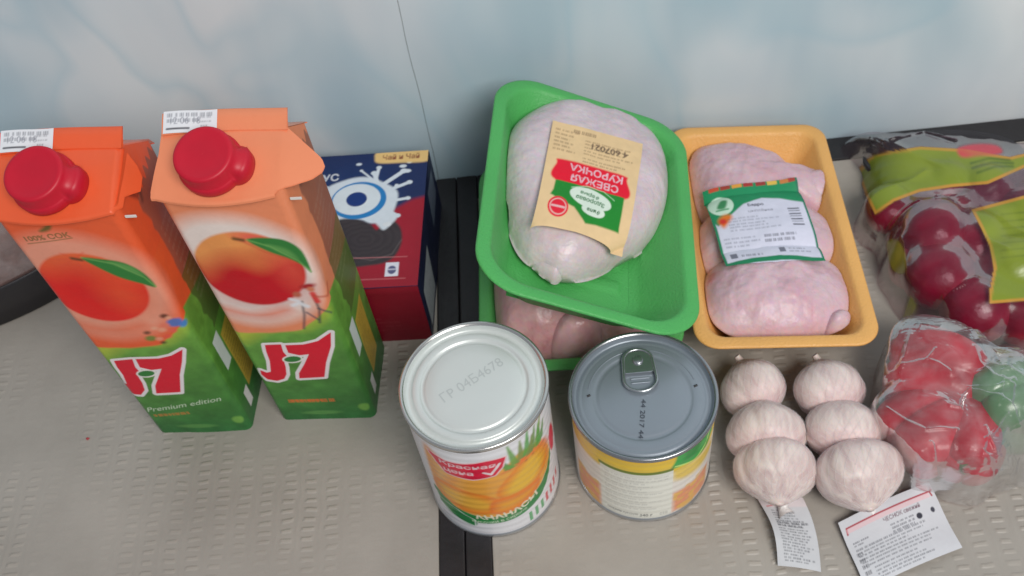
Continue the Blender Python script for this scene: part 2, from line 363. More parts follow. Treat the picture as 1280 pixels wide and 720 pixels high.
def table(label, x0, x1, tx0, tx1, back):
    t = thing('table', label, 'table', ((x0+x1)/2, .1, 0)); ox = (x0+x1)/2
    def b(n, lo, hi, m, bev): return box(n, (lo[0]-ox, lo[1]-.1, lo[2]), (hi[0]-ox, hi[1]-.1, hi[2]), m, t, bev)
    b('tabletop', (x0, -.5, -.028), (x1, back, 0), M_table, .0006)
    b('side_edging', (tx0, -.5, -.029), (tx1, .5735, .0012), M_trim, .0010)
    b('rear_edging', (x0, back+.0002, -.029), (x1, .5735, .0010), M_trim, .0010)
table('beige embossed tabletop left of the black seam, under the juice cartons', -1.2, -.0925, -.0922, -.0760, .556)
table('beige embossed tabletop right of the black seam, under the trays and garlic', -.0587, 1.3, -.0754, -.0590, .5495)
o = box('floor', (-2, -2, -.75), (2.5, WY, -.72), mat('floor_dark', (.12, .10, .08), .6, nscale=4)); o['kind'] = 'structure'

# ================================================================== juice cartons
def carton_art(kind):
    P = 240; A = Art(P, 236, 3.0, (60, 120, 50))
    x, y = A.x, A.y
    sky = (242, 100, 56) if kind == 'red' else (243, 146, 104)
    # landscape: green foot, skin coloured sky
    hill = 108+.10*np.clip(x-10, 0, 60)+np.clip(x-45, 0, 60)*.75+1.5*vnoise(np.stack([x, y], -1), .08, 3)
    hill = np.where(x > 72, 139-np.clip(x-72, 0, 200)*.25, hill)
    t = np.clip(y/118., 0, 1)[..., None]
    g = alb((40, 100, 50))*(1-t)+alb((98, 146, 58))*t
    n = vnoise(np.stack([x, y], -1), .12, 5, 3)[..., None]; A.c = np.clip(g*(1+.42*n), 0, 1)
    A.put(np.clip((x-5)/60, 0, 1)*np.clip((60-abs(y-60))/40, 0, 1)*(x < 70), (34, 92, 40), .35)
    A.put(A.m_smooth([(-30, 98), (0, 96), (26, 112), (48, 112), (66, 128), (40, 122), (10, 116), (-20, 130)], 6), (165, 175, 60), .85)
    A.put(np.clip((y-hill)/2.0+.5, 0, 1), sky)
    if kind == 'red': A.put(np.clip((y-hill)/40, 0, 1)*(y < 185), (246, 120, 62), .25)
    # pale swoosh around the fruit
    A.put(A.m_smooth([(-10, 190), (8, 214), (38, 214), (62, 196), (70, 170), (66, 148), (52, 128), (24, 119), (2, 127), (-14, 150)], 7), (242, 186, 162) if kind == 'red' else (248, 234, 226), .62 if kind == 'red' else .97)
    A.put(A.m_smooth([(-6, 138), (8, 128), (28, 124), (44, 130), (40, 135), (20, 131), (4, 137)], 4), (244, 120, 84), .75)
    # fruit
    cx, cy, rx, ry, an = (28, 169, 29.5, 32, 0) if kind == 'red' else (31, 171, 30.5, 33, 0)
    m = A.m_ell(cx, cy, rx, ry, an, 1)
    if kind == 'red':
        top, bot = alb((236, 104, 58)), alb((206, 34, 28))
        q = np.clip((y-cy-4)/26+.35*vnoise(np.stack([x, y], -1), .05, 8)+.25*(x-cx)/rx, 0, 1)[..., None]
        col = bot*(1-q)+top*q
        A.put(m, col); A.put(A.m_ell(cx-4, cy-2, 14, 14, 0, 12), (196, 20, 24), .7)
        A.put(A.m_ell(cx+14, cy-6, 11, 16, 20, 10), (244, 106, 56), .5)
        for k in range(7): A.put(A.m_line([(29, 196), (29+15*math.cos(k*.9+.2), 194+8*math.sin(k*.9+.2))], .8, .8), (206, 70, 50), .5)
    else:
        q = np.clip((y-cy+4)/24+.3*vnoise(np.stack([x, y], -1), .06, 9)-.2*(x-cx)/rx, 0, 1)[..., None]
        A.put(m, alb((176, 10, 24))*(1-q)+alb((242, 158, 88))*q)
        A.put(A.m_ell(cx+2, cy-20, 20, 10, 0, 10), (178, 16, 32), .7)
        A.put(A.m_ell(cx+23, cy-2, 8, 18, 10, 8)*m, (236, 96, 74), .6)
        A.put(A.m_ell(cx+12, cy+26, 12, 4.5, -25, 3)*m, (214, 70, 74), .8)
        A.put(A.m_line([(31, 200), (44, 186), (56, 178)], 1.2, 1.2), (170, 60, 40), .5)
    A.put(A.m_line([(cx-.5, cy+27.5), (cx+4, cy+26)], 2.4, 1), (70, 60, 30), .9)
    # leaf
    if kind == 'red': lf = [(33, 197), (44, 194.5), (54, 190), (61, 180), (63, 167), (56, 171), (46, 178), (38, 188)]
    else: lf = [(37, 197), (48, 197.5), (58, 194), (64, 184), (64.5, 165), (61, 172), (55, 179), (46, 186)]
    A.put(A.m_poly(spline(lf, 40), .8), (44, 112, 50)); A.put(A.m_line([lf[0], (48, 190), (60, 176), lf[4]], .7, .8), (120, 168, 90), .7)
    A.put(A.m_smooth([(46, 192), (56, 187), (60, 178), (54, 183)], 1.5), (104, 158, 84), .55)
    # logo
    J = [(16.5, 95), (27, 95.5), (26, 87), (27, 81), (23.5, 77), (22.5, 69), (20.5, 60), (17.5, 54.5), (12, 52), (6, 54), (3.5, 60), (4.5, 65.5), (8, 62.5), (11, 63.5), (14, 76), (15, 87)]
    S7 = [(29.3, 94.5), (41, 95), (51, 98), (61, 106), (57.5, 91), (50, 73), (44.5, 55.5), (27.5, 54.5), (29, 61), (35.5, 72), (41.5, 83.5), (35, 82.5), (28.8, 85.5)]
    if kind == 'red':
        J = [(7, 93.5), (20, 95.5), (18, 86), (18.5, 81), (15.5, 77), (15, 67), (13, 58), (8, 52), (1, 53), (-2, 59), (1, 65), (4, 66), (6, 77), (6, 86)]
        S7 = [(22, 95.5), (37, 95.5), (46, 98), (55.5, 104), (50, 90), (43, 75), (36, 54.5), (19, 53.5), (22, 63), (28, 73), (34, 83), (27, 82), (20.8, 85.5)]
    A.m_poly(J); dJ = A.d.copy(); A.m_poly(S7); dS = A.d.copy(); d = np.maximum(dJ, dS)
    A.put(np.clip((d+2.5)*3, 0, 1), (244, 236, 238)); A.put(np.clip(d*3+.5, 0, 1), (196, 22, 44))
    lx = 29 if kind != 'red' else 21.5
    A.put(A.m_ell(lx+.5, 78, 7.0, 4.4, 14), (240, 236, 230)); A.put(A.m_ell(lx+.5, 78, 5.8, 3.2, 14), (44, 110, 50))
    if kind == 'red':
        A.put(A.m_text('Premium edition', 32, 38, 5.4, 56, 12, -.004, .55), (220, 235, 210), .9)
        A.lines(6, 24, 50, 30, 1, (200, 110, 50), .9, .55, 3, 7)
        for px_, py_, c_, r in ((61, 132, (44, 104, 172), 5.2), (66, 129, (50, 112, 180), 3.6), (57, 139, (84, 44, 28), 2.6), (59, 137, (222, 160, 130), 1.8), (54, 130, (226, 120, 96), 3.0), (51, 126, (232, 160, 130), 2.6), (57, 124, (226, 96, 80), 2.4), (47, 128, (236, 170, 140), 2), (41, 118, (90, 120, 52), 3.6), (41, 124, (96, 60, 40), 2.2), (46, 117, (226, 150, 120), 2.4), (52, 119, (216, 84, 66), 2.6), (47, 113, (70, 50, 36), 1.8)):
            A.put(A.m_ell(px_, py_, r, r*.75, 20, 1), c_, .9)
        A.put(A.m_text('100% СОК', 22, 215, 4.4, 26, 4, .03), (96, 84, 40), .8); A.put(A.m_line([(9, 210), (35, 213)], .8), (110, 90, 45), .7)
        A.put(A.m_smooth([(20, 220), (24, 223), (29, 226), (27, 221), (22, 219)], 1), (70, 84, 36), .85)
    else:
        A.lines(12, 22, 47, 29, 1, (206, 96, 44), .95, .6, 5, 0); A.lines(14, 24, 45, 28, 1, (206, 96, 44), .9, .7, 8, 0)
        B_ = lambda q, c_, wd: A.put(A.m_line(q, wd, 1), c_, .9)
        B_([(52, 139), (50, 126), (46, 112)], (50, 56, 70), 1.2); B_([(52, 128), (57, 120)], (50, 60, 80), 1.2); B_([(50, 140), (46, 142)], (220, 220, 225), 2.4)
        B_([(60, 144), (60, 130), (57, 117)], (44, 50, 60), 1.3); B_([(60, 131), (67, 124)], (40, 60, 70), 1.3); B_([(60, 146), (61, 138)], (200, 44, 40), 3.6); B_([(61, 143), (70, 139), (74, 146)], (170, 80, 60), 1.4)
        A.put(A.m_ell(51, 146, 2.4, 2.6, 0, 1), (170, 90, 70)); A.put(A.m_ell(59, 153, 4.4, 2.2, 10, 1), (150, 30, 34)); A.put(A.m_ell(60, 150, 2.2, 2.2, 0, 1), (190, 110, 80))
        B_([(46, 136), (50, 138), (54, 134)], (226, 226, 230), 3)
    A.put(A.m_ell(62, 15, 4, 4.5, 0, 1), (110, 160, 70), .8); A.put(A.m_ell(31, 9, 11, 2, 0, 1), (110, 158, 84), .7); A.put(A.m_ell(31, 9, 9, 1.2, 0, 1), (44, 110, 50), .7)
    # right-hand side panel (x 67..127): brown ragged picture, white and ochre panels
    rag = 87+1.5*vnoise(np.stack([y, .3*x], -1), .2, 4)+3*vnoise(np.stack([y, 0*y], -1), .09, 6)
    A.put((np.clip((x-rag)*.6, 0, 1)*np.clip(y-150, 0, 1)*(x < 128))*np.clip(221-y+3*np.sin(x*.9), 0, 1), (136, 84, 68), .85); A.put(A.m_line([(84, 226), (88, 219), (94, 222), (90, 214)], 2.2, 1.5), (60, 40, 36), .8)
    A.put(np.clip(x-rag, 0, 1)*(y < 151)*(y > 95)*(x < 128), (70, 88, 44), .8)
    A.put(A.m_poly([(78, 60), (88, 60), (88, 92), (78, 92)]), (196, 204, 200)); A.put(A.m_poly([(90, 22), (112, 22), (112, 84), (90, 84)]), (176, 150, 60))
    A.lines(92, 26, 110, 80, 14, (90, 70, 30), .6, .5, 4); A.put(A.m_poly([(80, 10), (87, 10), (87, 28), (80, 28)]), (228, 226, 224))
    A.lines(92, 120, 122, 190, 12, (200, 190, 170), .15, .4, 9)
    A.noise(.04, .5, 2)
    return A
def carton(label, bl, rot, kind, cw=.067, cd_=.062):
    roofc = (242, 100, 56) if kind == 'red' else (243, 146, 104)
    t = thing('juice_carton', label, 'juice carton', (bl[0], bl[1], 0), (0, 0, rot), 'gable topped juice cartons')
    A = carton_art(kind); R = .005
    # perimeter path, starts at front-left corner, runs to the right and round
    per = 2*(cw+cd_); us = np.concatenate([np.arange(0, .067, .00034), np.arange(.067, .129, .0006), np.arange(.129, .258, .004)])
    def path(u):
        u = u % per
        if u < cw: p, nn = (u, 0), (0, -1)
        elif u < cw+cd_: p, nn = (cw, u-cw), (1, 0)
        elif u < 2*cw+cd_: p, nn = (cw-(u-cw-cd_), cd_), (0, 1)
        else: p, nn = (0, cd_-(u-2*cw-cd_)), (-1, 0)
        return p
    def rnd(p):
        x_, y_ = p; cx = min(max(x_, R), cw-R); cy = min(max(y_, R), cd_-R); d = math.hypot(x_-cx, y_-cy)
        if (x_ < R or x_ > cw-R) and (y_ < R or y_ > cd_-R) and d > 0:
            return cx+(x_-cx)/d*R, cy+(y_-cy)/d*R
        return x_, y_
    xy = np.array([rnd(path(u)) for u in us]); yl = xy[:, 1]
    ztop = np.where(yl < .034, .2325+yl*.33, .2445-(yl-.034)*.86)
    nv = 640; vs = np.linspace(0, 1, nv)
    P = np.zeros((nv, len(us), 3)); P[..., 0] = xy[:, 0]; P[..., 1] = xy[:, 1]; P[..., 2] = vs[:, None]*ztop
    # bulging panels and a softly dented surface
    fb = np.where(xy[:, 1] < R*.8, np.sin(np.clip(xy[:, 0]/cw, 0, 1)*np.pi), 0); sb = np.where(abs(xy[:, 0]-cw/2) > cw/2-R*.8, np.sin(np.clip(xy[:, 1]/cd_, 0, 1)*np.pi), 0)
    bell = (np.sin(vs*np.pi)*.6+.4*vs)[:, None]; sg = np.sign(xy[:, 0]-cw/2)
    dent = vnoise(P, 28, 3 if kind == 'red' else 8, 2)*.0009
    P[..., 1] -= fb*(bell*.0016+dent); P[..., 0] += sb*sg*(bell*.002+dent)
    U = np.where(us > .129, 129+(us-.129)*800, us*1000)[None]+0*P[..., 0]
    grid('body', P, M_card, t, close_u=True, color=A.sample(U, P[..., 2]*1000))
    # slanted top panel with cap, rear slope, seam strip
    mc = mat('carton_top_'+kind, tuple(alb(roofc)), .38, coat=.12, nscale=25, namp=.04, bump=.0009, bscale=45)
    if kind == 'peach': ey, ex, drop = [0, .003, .008, .013, .0165, .020, .026, .034], [-.004, .004, .0135, .0185, .0195, .0180, .0100, .000], .22
    else: ey, ex, drop = [0, .004, .010, .018, .026, .030, .034], [-.001, .0015, .0018, .0065, .0065, .0045, .000], 1.6
    def zr(yy): return .2338+.335*yy+.0008*math.sin(min(max(yy, 0), .034)/.034*3.14)
    n = 90; prof = [(-.0012, .2318), (-.0018, .2326), (-.0010, .2337)]+[(yy, zr(yy)) for yy in np.linspace(.0005, .034, 26)]+[(.040, .2402), (.050, .2315), (.0628, .2208)]
    P = np.zeros((len(prof), n, 3)); u_ = np.linspace(0, 1, n)
    for i, (yy, zz) in enumerate(prof):
        xr = cw+(np.interp(yy, ey, ex) if yy <= .034 else .0)+(.0 if yy > 0 else 0); xl = -.0022*max(0, 1-abs(yy-.002)/.02)-.0004
        xs = xl+(xr-xl)*u_; s_ = np.sin(np.clip(xs/cw, 0, 1)*np.pi); f = max(0, 1-max(yy, 0)/.022)
        over = np.clip(xs-cw+.002, 0, None)
        P[i, :, 0] = xs; P[i, :, 1] = yy-f*.0036*s_; P[i, :, 2] = zz-f*.0030*s_**.8+.0005*s_-over*drop-(over**2)*6
    P[..., 2] += .0004*vnoise(P, 60, 5)
    P2 = P[::-1].copy(); P2[..., 2] -= .0007
    grid('top_panel', np.concatenate([P, P2[:, :]], 0), mc, t, close_v=True)
    # folded seam strip lying on the ridge
    n = 24; xs = np.linspace(.0005, cw+.0005, n); pr = [(.0318, .2450), (.0314, .2456), (.0320, .2461), (.0370, .2488), (.0418, .2512), (.0426, .2507), (.038, .2478), (.0335, .2446)]
    P = np.array([[(x_, yy+.0008*math.sin(x_/cw*3.1), zz+.0005*math.sin(x_*70)) for x_ in xs] for yy, zz in pr])
    grid('top_seam', P, mc, t, close_v=True)
    S_ = Art(29, 11.2, 3.2, (226, 228, 232)); S_.lines(2, 5.0, 27, 10.4, 2, (80, 84, 96), .75, .7, 4); S_.put(S_.m_text('12 06 18', 12, 6.2, 3.4, 16, 0, .0), (110, 112, 124), .8); S_.put(S_.m_line([(2, 2.2), (14, 2.2)], .9), (40, 40, 50)); S_.lines(20, 2, 27, 9, 3, (90, 90, 100), .6, .5, 6)
    sheet('printed_strip', S_, lambda X, Y: np.stack([.0015+X*.001, .0314+Y*.00096+.0002, .2461+Y*.00048+.0006+.0003*np.sin(X*.2)], -1), .4, M_paper, t)
    box('board_edge', (cw+.0012, .0022, .2235), (cw+.0072, .0028, .2250), mat('raw_board', (.78, .76, .72), .7), t)
    # cap
    mcap = mat('cap_red_'+kind, tuple(alb((184, 5, 40), 1.15)), .46, spec=.5, sss=.0, nscale=60, namp=.05)
    ct = bpy.data.objects.new('cap', None)
    sl = math.atan(.34); base = Matrix.Translation((.0300, .0140, .2384)) @ Matrix.Rotation(sl, 4, 'X')
    n = 192; th = np.linspace(0, 2*np.pi, n, endpoint=False)
    prof = [(.0166, 0, 1), (.0172, .0008, 1), (.0172, .0055, 1), (.0164, .0064, .75), (.0158, .0070, .25), (.0157, .0145, 0), (.0153, .0156, 0), (.0145, .0161, 0), (.0130, .0161, 0), (.0115, .0157, 0), (0.006, .0156, 0), (.0001, .0156, 0)]
    P = np.zeros((len(prof), n, 3))
    for i, (r, z, tb) in enumerate(prof):
        knurl = .0003*np.cos(th*24)*(1 if .007 < z < .0130 else 0)
        # the tab widens the collar towards the right
        da = np.angle(np.exp(1j*(th-math.radians(-6)))); ext = np.clip(1-(abs(da)/.62)**3, 0, 1)*.0050
        top = .0062*np.clip(1-(abs(da)/.5)**4, 0, 1)
        rr = r+knurl+ext*tb; P[i, :, 0] = rr*np.cos(th); P[i, :, 1] = rr*np.sin(th); P[i, :, 2] = z+(top*.75 if i in (2, 3, 4) else 0)
    Ph = np.concatenate([P, np.ones(P.shape[:2]+(1,))], -1)@np.array(base).T
    grid('cap', Ph[..., :3], mcap, t, close_u=True)
    return t
c1 = carton('deep orange juice carton with red grapefruit picture, leftmost on the table', (-.2895, .3604), -.068, 'red')
c2 = carton('pale peach-coloured juice carton with red peach picture and a raised side flap', (-.2023, .3615), -.077, 'peach')

# ================================================================== cookie box
def cookie_box():
    W_, D_, H_ = .152, .1265, .064; rot = -.06
    t = thing('cookie_box', 'navy and red cookie box with white milk splash, behind the peach carton', 'box', (-.0958, .4178, 0), (0, 0, rot))
    A = Art(W_*1000, D_*1000, 2.4, (28, 42, 84), x0=-W_*1000, k=1.2); x, y = A.x, A.y   # origin front-right corner
    def w2(px, py):
        p = at(px, py, H_); dx, dy = p[0]+.0958, p[1]-.4178; c, s = math.cos(rot), math.sin(rot)
        return ((dx*c+dy*s)*1000, (-dx*s+dy*c)*1000)
    pl = lambda *q: [w2(*p) for p in q]
    A.put(np.clip((x+60)/90, 0, 1)*0+np.clip((45-abs(y-80))/40, 0, 1)*np.clip((-x-10)/30, 0, 1), (26, 62, 118), .45)
    red = A.m_poly([(-200, -5), (2, -5), (2, 81), (-9, 78), (-21, 70), (-32, 58), (-60, 50), (-200, 46)], 2)
    A.put(red, (150, 26, 44)); A.put(red*np.clip((30-y)/40, 0, 1), (116, 18, 34), .5)
    # splash
    O = w2(446, 250)
    arms = [((478, 232), (505, 214), 5.5), ((470, 226), (474, 210), 4), ((482, 240), (512, 228), 4.5), ((487, 252), (510, 248), 4), ((480, 262), (497, 270), 4.5), ((470, 228), (452, 214), 2.5), ((484, 245), (496, 232), 3), ((430, 232), (405, 240), 5), ((474, 236), (468, 217), 5)]
    A.put(A.m_smooth(pl((405, 240), (432, 226), (458, 222), (480, 229), (497, 240), (494, 260), (484, 276), (462, 280), (452, 276), (430, 278), (405, 270)), 1), (222, 232, 242))
    for a, b, wd in arms:
        pa, pb = w2(*a), w2(*b); A.put(A.m_line([pa, pb], wd*.62), (222, 232, 242)); A.put(A.m_ell(*pb, wd*.5, wd*.42), (222, 232, 242))
    for q, r in (((504, 208), 1.6), ((512, 203), 1.2), ((449, 206), 1.3), ((509, 214), 1.8)): A.put(A.m_ell(*w2(*q), r*1.7, r), (222, 232, 242))
    # cookie
    ck = A.m_smooth(pl((418, 282), (440, 274), (462, 280), (472, 288), (484, 272), (500, 284), (502, 304), (490, 324), (465, 332), (425, 330)), 1)
    A.put(ck, (52, 46, 50)); rr = np.hypot(x-w2(455, 300)[0], (y-w2(455, 300)[1])*1.5)
    A.put(ck*(np.sin(rr*1.1+.6*np.sin(x*.9))*.5+.5), (84, 76, 78), .14)
    A.put(A.m_line([w2(*p) for p in ((440, 322), (465, 326), (490, 318), (502, 300))], 1), (110, 100, 100), .4)
    A.put(A.m_smooth(pl((470, 276), (486, 264), (496, 272), (488, 282), (480, 288), (474, 284)), 1), (222, 232, 242)); A.put(A.m_ell(*w2(484, 281), 3, 2.2), (232, 238, 244))
    # big letters
    for j, ch in enumerate('OREO'):
        cx = O[0]-(3-j)*36; cy = O[1]+(3-j)*.5
        if ch == 'O':
            A.put(A.m_ell(cx+1.5, cy-1, 20.5, 18), (34, 116, 178)); A.put(A.m_ell(cx, cy, 17.6, 15), (228, 238, 246)); A.put(A.m_ell(cx, cy, 7.6, 7), (22, 50, 112))
        else: A.put(A.m_text(ch, cx, cy, 28, 28, 0, .06), (228, 238, 246))
    A.put(A.m_text('ВКУС', w2(404, 224)[0], w2(404, 224)[1], 7.2, 24, 3, .02), (232, 236, 244))
    b = w2(500, 196); A.put(A.m_smooth([(b[0]-19, b[1]), (b[0]-17, b[1]+5.5), (b[0], b[1]+6.5), (b[0]+22, b[1]+6.5), (b[0]+22, b[1]-6), (b[0], b[1]-6.5), (b[0]-16, b[1]-5.5)], 1), (222, 186, 122))
    A.put(A.m_text('Чай и Чай', b[0]+1, b[1], 5.5, 28, 0, .02), (112, 40, 34), .9)
    l = w2(490, 337); A.put(A.m_poly([(l[0]-4.6, l[1]-6), (l[0]+4.6, l[1]-6), (l[0]+4.6, l[1]+6), (l[0]-4.6, l[1]+6)]), (214, 214, 226)); A.put(A.m_ell(l[0], l[1]-.5, 3, 3.6), (84, 86, 120)); A.put(A.m_line([(l[0]-3, l[1]), (l[0]+3, l[1])], .9), (200, 200, 215))
    for yy in (w2(490, 322)[1], w2(490, 349)[1]): A.put(A.m_line([(-60, yy+1), (-9, yy)], .7), (196, 120, 124), .6)
    A.noise(.04, .3, 3)
    h = H_*1000
    sheet('top_print', A, lambda X, Y: np.stack([X*.001, Y*.001, H_+.0003+.0006*np.sin(np.clip((X+152)/152, 0, 1)*np.pi)*np.sin(np.clip(Y/126, 0, 1)*np.pi)], -1), .5, M_card, t)
    F = Art(W_*1000, h, 1.6, (112, 16, 32), x0=-W_*1000); F.put(np.clip((F.y-56)/4, 0, 1), (136, 24, 42), .6); F.lines(-60, 12, -12, 30, 4, (150, 70, 76), .35, .4, 3); F.noise(.08, .1, 3)
    sheet('front_print', F, lambda X, Y: np.stack([X*.001, 0*X-.0003-.0005*np.sin(np.clip((X+152)/152, 0, 1)*np.pi), Y*.001], -1), .8, M_card, t)
    Sd = Art(D_*1000, h, 1.8, (24, 30, 62)); Sd.put(Sd.m_poly([(8, 5), (44, 5), (50, 46), (10, 44)]), (168, 172, 178)); Sd.put(Sd.m_poly([(84, 24), (118, 28), (118, 52), (90, 56)]), (96, 104, 122)); Sd.lines(12, 8, 44, 42, 9, (70, 70, 84), .6, .5, 3); Sd.put(Sd.m_line([(50, 4), (74, 60)], 3), (12, 16, 36)); Sd.noise(.1, .1, 5)
    sheet('side_print', Sd, lambda X, Y: np.stack([.0003+0*X, X*.001, Y*.001], -1), .8, M_card, t)
    box('carton_board', (-W_, .0002, .0002), (0, D_, H_), mat('box_board', (.02, .03, .09), .5), t, .0005)
cookie_box()

# ================================================================== tins
def can(name_label, cx, cy, R, H, art, lid_fn):
    t = thing('tin_can', name_label, 'tin can', (cx, cy, 0), (0, 0, 0), 'tin cans at the front of the table')
    ang = np.concatenate([np.arange(-1.9, 1.9, .0115), np.linspace(1.95, 2*np.pi-1.95, 40)])
    zs = np.linspace(.0035, H-.0035, int(H*1000/.5)); a, z = np.meshgrid(ang, zs)
    r = R+.00008*np.cos(z*900)
    P = np.stack([r*np.sin(a), -r*np.cos(a), z], -1); Am = np.where(a > np.pi, a-2*np.pi, a)
    grid('label', P, M_canprint, t, close_u=True, color=art.sample(Am*R*1000, z*1000))
    steel = mat('tin_steel', (.56, .57, .58), .28, metal=.9, nscale=30, namp=.05)
    lathe('bottom_rim', [(.001, .0015), (R-.003, .0015), (R-.0015, 0), (R+.0007, .0002), (R+.0009, .0018), (R+.0006, .0030), (R-.0004, .0038)], steel, t)
    lid_fn(t, R, H)
    return t
def lid_pine(t, R, H):
    m = mat('matt_lid', (.70, .74, .72), .36, metal=.25, nscale=12, namp=.05)
    m2 = mat('lid_rim', (.60, .59, .57), .22, metal=.85, nscale=30, namp=.05)
    lathe('rim', [(R-.0004, H-.0045), (R+.0005, H-.0038), (R+.0012, H-.0030), (R+.0013, H-.0008), (R+.0006, H), (R-.0006, H-.0002), (R-.0014, H-.0012)], m2, t, 128)
    pr = [(R-.0014, H-.0012), (R-.0019, H-.0030), (R-.0026, H-.0042), (R-.0040, H-.0046), (R-.0056, H-.0040), (R-.0064, H-.0026), (R-.0072, H-.0023), (R-.0098, H-.0023), (R-.0106, H-.0027), (R-.0112, H-.0034), (R-.0126, H-.0035), (R-.0134, H-.0029), (R-.0142, H-.0026), (.012, H-.0026), (.000002, H-.0026)]
    n = 128; rr = [pr[0]]
    for a, b in zip(pr[:-1], pr[1:]): rr += [((a[0]*(1-s)+b[0]*s), (a[1]*(1-s)+b[1]*s)) for s in (.5, 1)]
    lathe('lid', rr, m, t, 128)
    A = Art(46, 12, 3, (170, 176, 176)); A.put(A.m_text('ГР 044678 В2', 23, 6, 6, 40, 0, .0), (120, 128, 132), .75)
    # stamped code: flat characters, darker colour stands in for the shade of embossing
    T = text_tris('ГP 04Б4678', .0); lo = T.reshape(-1, 2).min(0); hi = T.reshape(-1, 2).max(0); T = (T-(lo+hi)/2)/(hi-lo)*[.041, .0066]
    a = math.radians(32); Rm = np.array([[math.cos(a), math.sin(a)], [-math.sin(a), math.cos(a)]]); T = T@Rm+[-.001, .004]
    V = np.concatenate([T.reshape(-1, 2), H-.00245+3e-6*(np.repeat(np.arange(len(T)), 3)[:, None] % 17)], 1)
    link('stamped_code', mesh_np('stamped_code', V, np.arange(len(V)).reshape(-1, 3)), mat('stamp_shade', (.56, .60, .59), .5, metal=.25), t, False)
def lid_pull(t, R, H):
    m = mat('grey_lid', (.27, .31, .355), .36, metal=.3, nscale=14, namp=.06); m2 = mat('grey_rim', (.34, .35, .37), .25, metal=.85, nscale=30, namp=.05)
    lathe('rim', [(R-.0004, H-.0045), (R+.0005, H-.0038), (R+.0012, H-.0030), (R+.0013, H-.0008), (R+.0006, H), (R-.0006, H-.0002), (R-.0014, H-.0012)], m2, t, 128)
    lathe('lid', [(R-.0014, H-.0012), (R-.0019, H-.0034), (R-.0026, H-.0048), (R-.0036, H-.0048), (R-.0044, H-.0040), (R-.0062, H-.0038), (R-.0066, H-.0040), (R-.0070, H-.0038), (R-.0100, H-.0037), (.030, H-.0037), (.0292, H-.0040), (.0284, H-.0044), (.0272, H-.0044), (.0262, H-.0040), (.0254, H-.0038), (.012, H-.0038), (.000002, H-.0038)], m, t, 128)
    z = H-.0037
    # arc beads
    for a0, a1, rr in ((15, 75, .0325), (105, 165, .0325)):
        tube('arc_bead', [(rr*math.cos(a), rr*math.sin(a), z-.0001) for a in np.radians(np.linspace(a0, a1, 14))], .0005, m, t, 6)
    for a in (6, 174): lathe_o = tube('rivet_dimple', [(.0318*math.cos(math.radians(a))-.001, .0318*math.sin(math.radians(a)), z+.0001), (.0318*math.cos(math.radians(a))+.001, .0318*math.sin(math.radians(a))+.0008, z+.0001)], .0007, M_trim, t, 8)
    # ring pull: stadium ring + tongue + rivet
    ring = mat('ring_metal', (.44, .46, .48), .25, metal=.85)
    rp = bpy.data.objects.new('ring_pull', None)
    pts = []
    for a in np.radians(np.linspace(180, 360, 14)): pts.append((.0098*math.cos(a), .0098*math.sin(a)*.8, 0))
    for a in np.radians(np.linspace(0, 180, 14)): pts.append((.0088*math.cos(a), .014+.0075*math.sin(a), 0))
    yo = .010
    loop = tube('ring_pull', [(p[0], p[1]+yo, z+.0022) for p in pts], .0011, ring, t, 8, closed=True)
    bm = bmesh.new(); out = []
    q = [(-.0088, .0065), (.0088, .0065), (.0087, .014), (.0070, .0190), (.003, .0212), (-.003, .0212), (-.0070, .0190), (-.0087, .014)]
    up = [bm.verts.new((p[0], p[1]+yo-.0012, z+.0026)) for p in q]; dn = [bm.verts.new((p[0], p[1]+yo-.0012, z+.0016)) for p in q]
    bm.faces.new(up); bm.faces.new(dn[::-1])
    for i in range(8): j = (i+1) % 8; bm.faces.new((up[i], dn[i], dn[j], up[j]))
    tg = bm_obj('pull_tongue', bm, ring, t)
    rv = lathe('rivet', [(.0032, 0), (.0032, .0008), (.0026, .0014), (.0001, .0015)], ring, t, 24); rv.location = (0, yo+.0135, z+.0025)
    for i, yy in enumerate((.0022, -.0008)): tube('finger_ridge', [(-.0055, yo+yy, z+.0002), (.0055, yo+yy, z+.0002)], .0007, m, t, 6)
    # printed code, runs down the lid
    ink = mat('ink', (.05, .06, .08), .6)
    T = text_tris('44 2017 44', .0); lo = T.reshape(-1, 2).min(0); hi = T.reshape(-1, 2).max(0); T = (T-(lo+hi)/2)/(hi-lo)*[.026, .0028]
    a = math.radians(-101); Rm = np.array([[math.cos(a), math.sin(a)], [-math.sin(a), math.cos(a)]]); T = T@Rm+[-.0022, -.0150]
    V = np.concatenate([T.reshape(-1, 2), z+.0004+3e-6*(np.repeat(np.arange(len(T)), 3)[:, None] % 17)], 1)
    link('printed_code', mesh_np('printed_code', V, np.arange(len(V)).reshape(-1, 3)), ink, t, False)
# -- pineapple label, x = arc mm from the point facing the viewer
A = Art(170, 120, 3, (232, 232, 236), x0=-85); x, y = A.x, A.y
fr = [(-33, 104), (-36, 70), (-36, 45), (-24, 34), (-6, 29), (16, 30), (36, 42), (47, 56), (48, 70), (40, 88), (24, 96), (12, 88), (-2, 84), (-20, 92)]
m_ = A.m_smooth(fr, 1.5); A.put(m_, (240, 170, 70))
def wedge(pts, c1_, c2_, s=1.2):
    mm = A.m_smooth(pts, s); cx = np.mean([p[0] for p in pts]); cy = np.mean([p[1] for p in pts])
    d = np.clip(A.d/9, 0, 1)[..., None]; A.put(mm, alb(c2_)*(1-d)+alb(c1_)*d)
wedge([(-33, 104), (-35, 70), (-30, 60), (-18, 74), (-16, 90), (-26, 100)], (246, 190, 110), (236, 150, 80), 4)
wedge([(-35, 62), (-22, 66), (0, 58), (8, 44), (-2, 34), (-22, 36), (-35, 46)], (246, 186, 70), (226, 120, 40))
